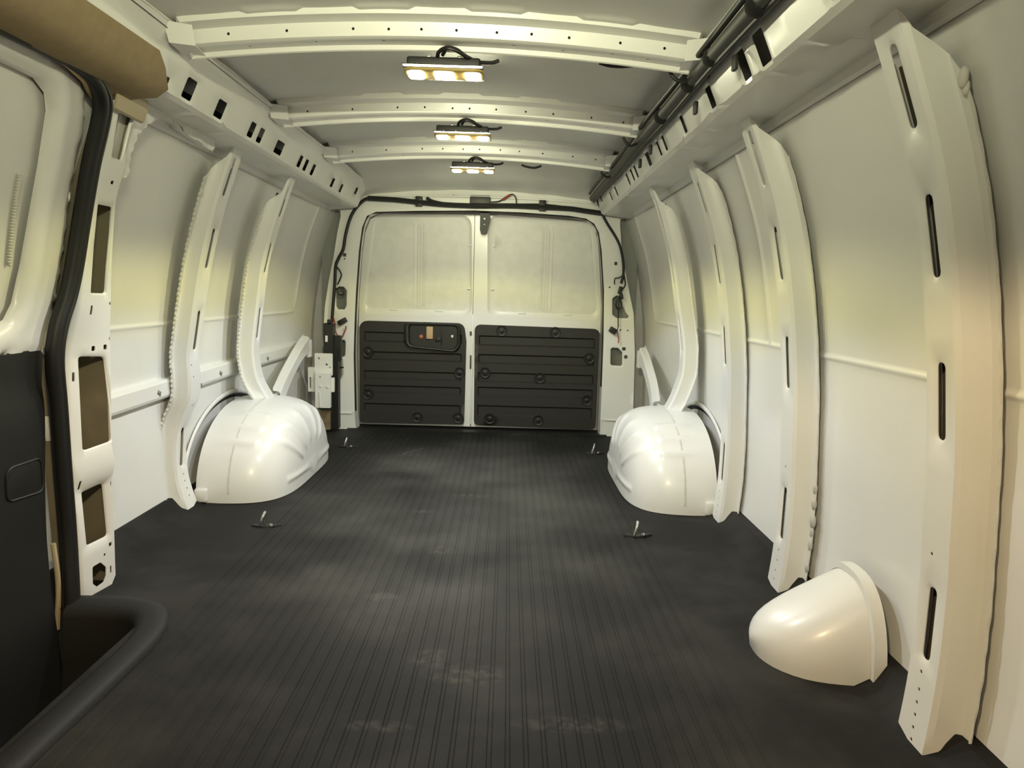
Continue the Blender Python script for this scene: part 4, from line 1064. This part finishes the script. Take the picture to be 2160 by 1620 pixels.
# sliding door
def dX(Y, z): return -(SKX(z)-.078)
def dpt(u, v): q = onS(u, v, dX); return (q.y, q.z)
def build_slider():
    o = thing('door_3', (-.87, 1.1, -.05), 'sliding side door with white upper frame and black lower trim', None, kind='structure')
    edge = [dpt(*p) for p in ((98, 738), (108, 700), (126, 600), (142, 500), (166, 330), (186, 232), (184, 195), (160, 155), (120, 130), (60, 98), (0, 68))]
    top = edge[-1]
    out = [(.64, edge[0][1])]+edge+[(.64, top[1]+.0)]
    w = [dpt(*p) for p in ((0, 690), (25, 675), (42, 640), (60, 560), (98, 350), (116, 235), (112, 195), (90, 165), (40, 140), (0, 122))]
    win = [(.74, w[0][1])]+w+[(.74, w[-1][1])]
    fm = lambda s, t, n: V((dX(s, t)+n, s, t))
    hole = polyhole(win)
    bm = bmesh.new()
    dE = np.array(dens(out, .01)); dW = np.array(dens(win, .01))
    def hf(s, t):
        a = np.min(np.hypot(dE[:, 0]-s, dE[:, 1]-t)); b = np.min(np.hypot(dW[:, 0]-s, dW[:, 1]-t))
        h = -.008*max(0, 1-a/.012)**2
        h += -.016*max(0, 1-b/.022)**2 + .004*gauss(b, .035, .012)
        return h
    sheet(bm, out, [hole], fm, sl=frange(.66, 1.75, 60), tl=frange(edge[0][1], 1.24, 40), th=.003, hfun=hf, step=.012)
    finish(bm, 'upper_frame', 'paint', o, angle=60)
    bm = bmesh.new()
    loft(bm, [[V((-(SKX(z)-.048), y, z)) for z in frange(.60, 1.22, 14)] for y in frange(.64, 1.76, 14)], closed=False); finish(bm, 'window_blank', 'paint', o)
    bm = bmesh.new(); pts = []
    A, B = dpt(76, 370), dpt(52, 560)
    for k in range(61):
        y = A[0]+(B[0]-A[0])*k/60; z = A[1]+(B[1]-A[1])*k/60
        pts.append(V((-(SKX(z)-.054), y+.002*(1 if k % 2 else -1)-.012, z)))
    tube(bm, pts, lambda u: .0035+.0015*abs(math.sin(u*95)), 6, 0); finish(bm, 'sealant_bead', 'seal', o)
    # lower trim
    zt = edge[0][1]
    P = roundpoly([(.64, -.215), (1.572, -.215), (1.590, .30), (1.592, .50), (edge[0][0]-.004, zt+.002), (.64, zt+.004)], [0, .01, 0, .05, .012, 0], 4)
    def tX(z): return -(SKX(min(z, .62))-.085+.012*gauss(z, .56, .05))
    hq = [onS(u, v, lambda Y, z: tX(z)) for u, v in ((12, 990), (85, 965), (92, 1035), (14, 1060))]
    R = roundpoly([(q.y, q.z) for q in hq], .02, 4); Rc = np.array(dens(R, .006))
    def hf2(s, t):
        h = -.010*gauss(t, zt, .012)
        return h
    bm = bmesh.new()
    sheet(bm, P, [], lambda s, t, n: V((tX(t)+n, s, t)), sl=frange(.7, 1.56, 14), tl=frange(-.20, zt-.01, 24), th=.02, hfun=hf2, step=.03)
    t = finish(bm, 'lower_trim', 'black', o, angle=50)
    bm = bmesh.new(); RR = [V((tX(z)+.001, y, z)) for y, z in R]; tube(bm, RR+RR[:1], .0028, 6, 0); finish(bm, 'grab_pocket_rim', 'black', t)
    bm = bmesh.new(); cy, cz = np.mean(np.array(R), axis=0); loft(bm, [[V((tX(z)+.0005, y, z)) for y, z in R], [V((tX(z)+.0012, cy+(y-cy)*.9, cz+(z-cz)*.9)) for y, z in R]], cap0=False); finish(bm, 'grab_pocket_cover', 'black', t)
    # door edge seen below the trim
    bm = bmesh.new(); tube(bm, [V((-.885, 1.603, .16)), V((-.880, 1.606, .06)), V((-.885, 1.60, -.05))], .006, 8, 4); finish(bm, 'door_edge', 'tanplastic', o)
build_slider()
# weatherstrip
def wX(Y, z): return -(SKX(z)-.100)
ws = [onS(u, v, wX) for u, v in ((0, 50), (60, 80), (120, 112), (170, 142), (200, 172), (214, 215), (206, 270), (188, 350), (168, 470), (154, 560), (140, 625), (120, 690), (112, 760), (120, 860), (130, 1000), (140, 1130), (147, 1265))]
ws = [V((ws[0].x, .66, ws[0].z+.0))]+ws+[V((-.862, 1.612, -.06))]
root = thing('weatherstrip', tuple(V((-.86, 1.6, -.06))), 'black rubber weatherstrip around the sliding door opening', 'weatherstrip')
bm = bmesh.new(); tube(bm, ws, .0165, 10, 4); finish(bm, 'bulb_seal', 'rubber', root)
bm = bmesh.new(); tube(bm, [p+V((.012, .012, 0)) for p in ws[1:]], .006, 8, 4); finish(bm, 'seal_lip', 'black', root)

# step well
def build_step():
    root = thing('step_well', (-.75, 1.1, -.25), 'black plastic step well with a raised rim at the sliding door', 'step well')
    path = [(-.86, 1.632), (-.78, 1.634), (-.715, 1.628), (-.665, 1.606), (-.628, 1.566), (-.606, 1.51), (-.596, 1.44), (-.596, 1.30), (-.600, 1.10), (-.603, .8), (-.603, .66)]
    pts = spline([V((x, y, 0)) for x, y in path], 5)
    C = [(.022, -.003), (.020, .010), (.010, .0165), (-.008, .0165), (-.030, .012), (-.046, .003), (-.052, -.012), (-.060, -.11), (-.075, -.20), (-.15, -.215)]
    rings = []
    for i, p in enumerate(pts):
        t = (pts[min(i+1, len(pts)-1)]-pts[max(i-1, 0)]).normalized(); n = V((-t.y, t.x, 0))   # toward outside (right/rear)
        rings.append([p+n*a+V((0, 0, b)) for a, b in C])
    bm = bmesh.new(); loft(bm, rings, closed=False)
    finish(bm, 'rim_trim', 'stepblack', root, angle=50)
    bm = bmesh.new()
    loft(bm, [[V((x, y, z)) for x, z in ((-.62, -.205), (-.70, -.206), (-.78, -.206), (-.84, -.206), (-.95, -.206))] for y in (.66, .9, 1.3, 1.6)], closed=False); finish(bm, 'tread', 'stepblack', root)
    for k in range(5):
        bm = bmesh.new(); x = -.69-.03*k; tube(bm, [V((x, .66, -.205)), V((x, 1.45, -.205))], .004, 6, 0); finish(bm, 'tread_ridge', 'stepblack', root)
    bm = bmesh.new(); loft(bm, [[V((x, 1.615, z)) for z in (.0, -.1, -.21)] for x in (-.66, -.80, -.96)], closed=False); finish(bm, 'end_wall', 'stepblack', root)
build_step()
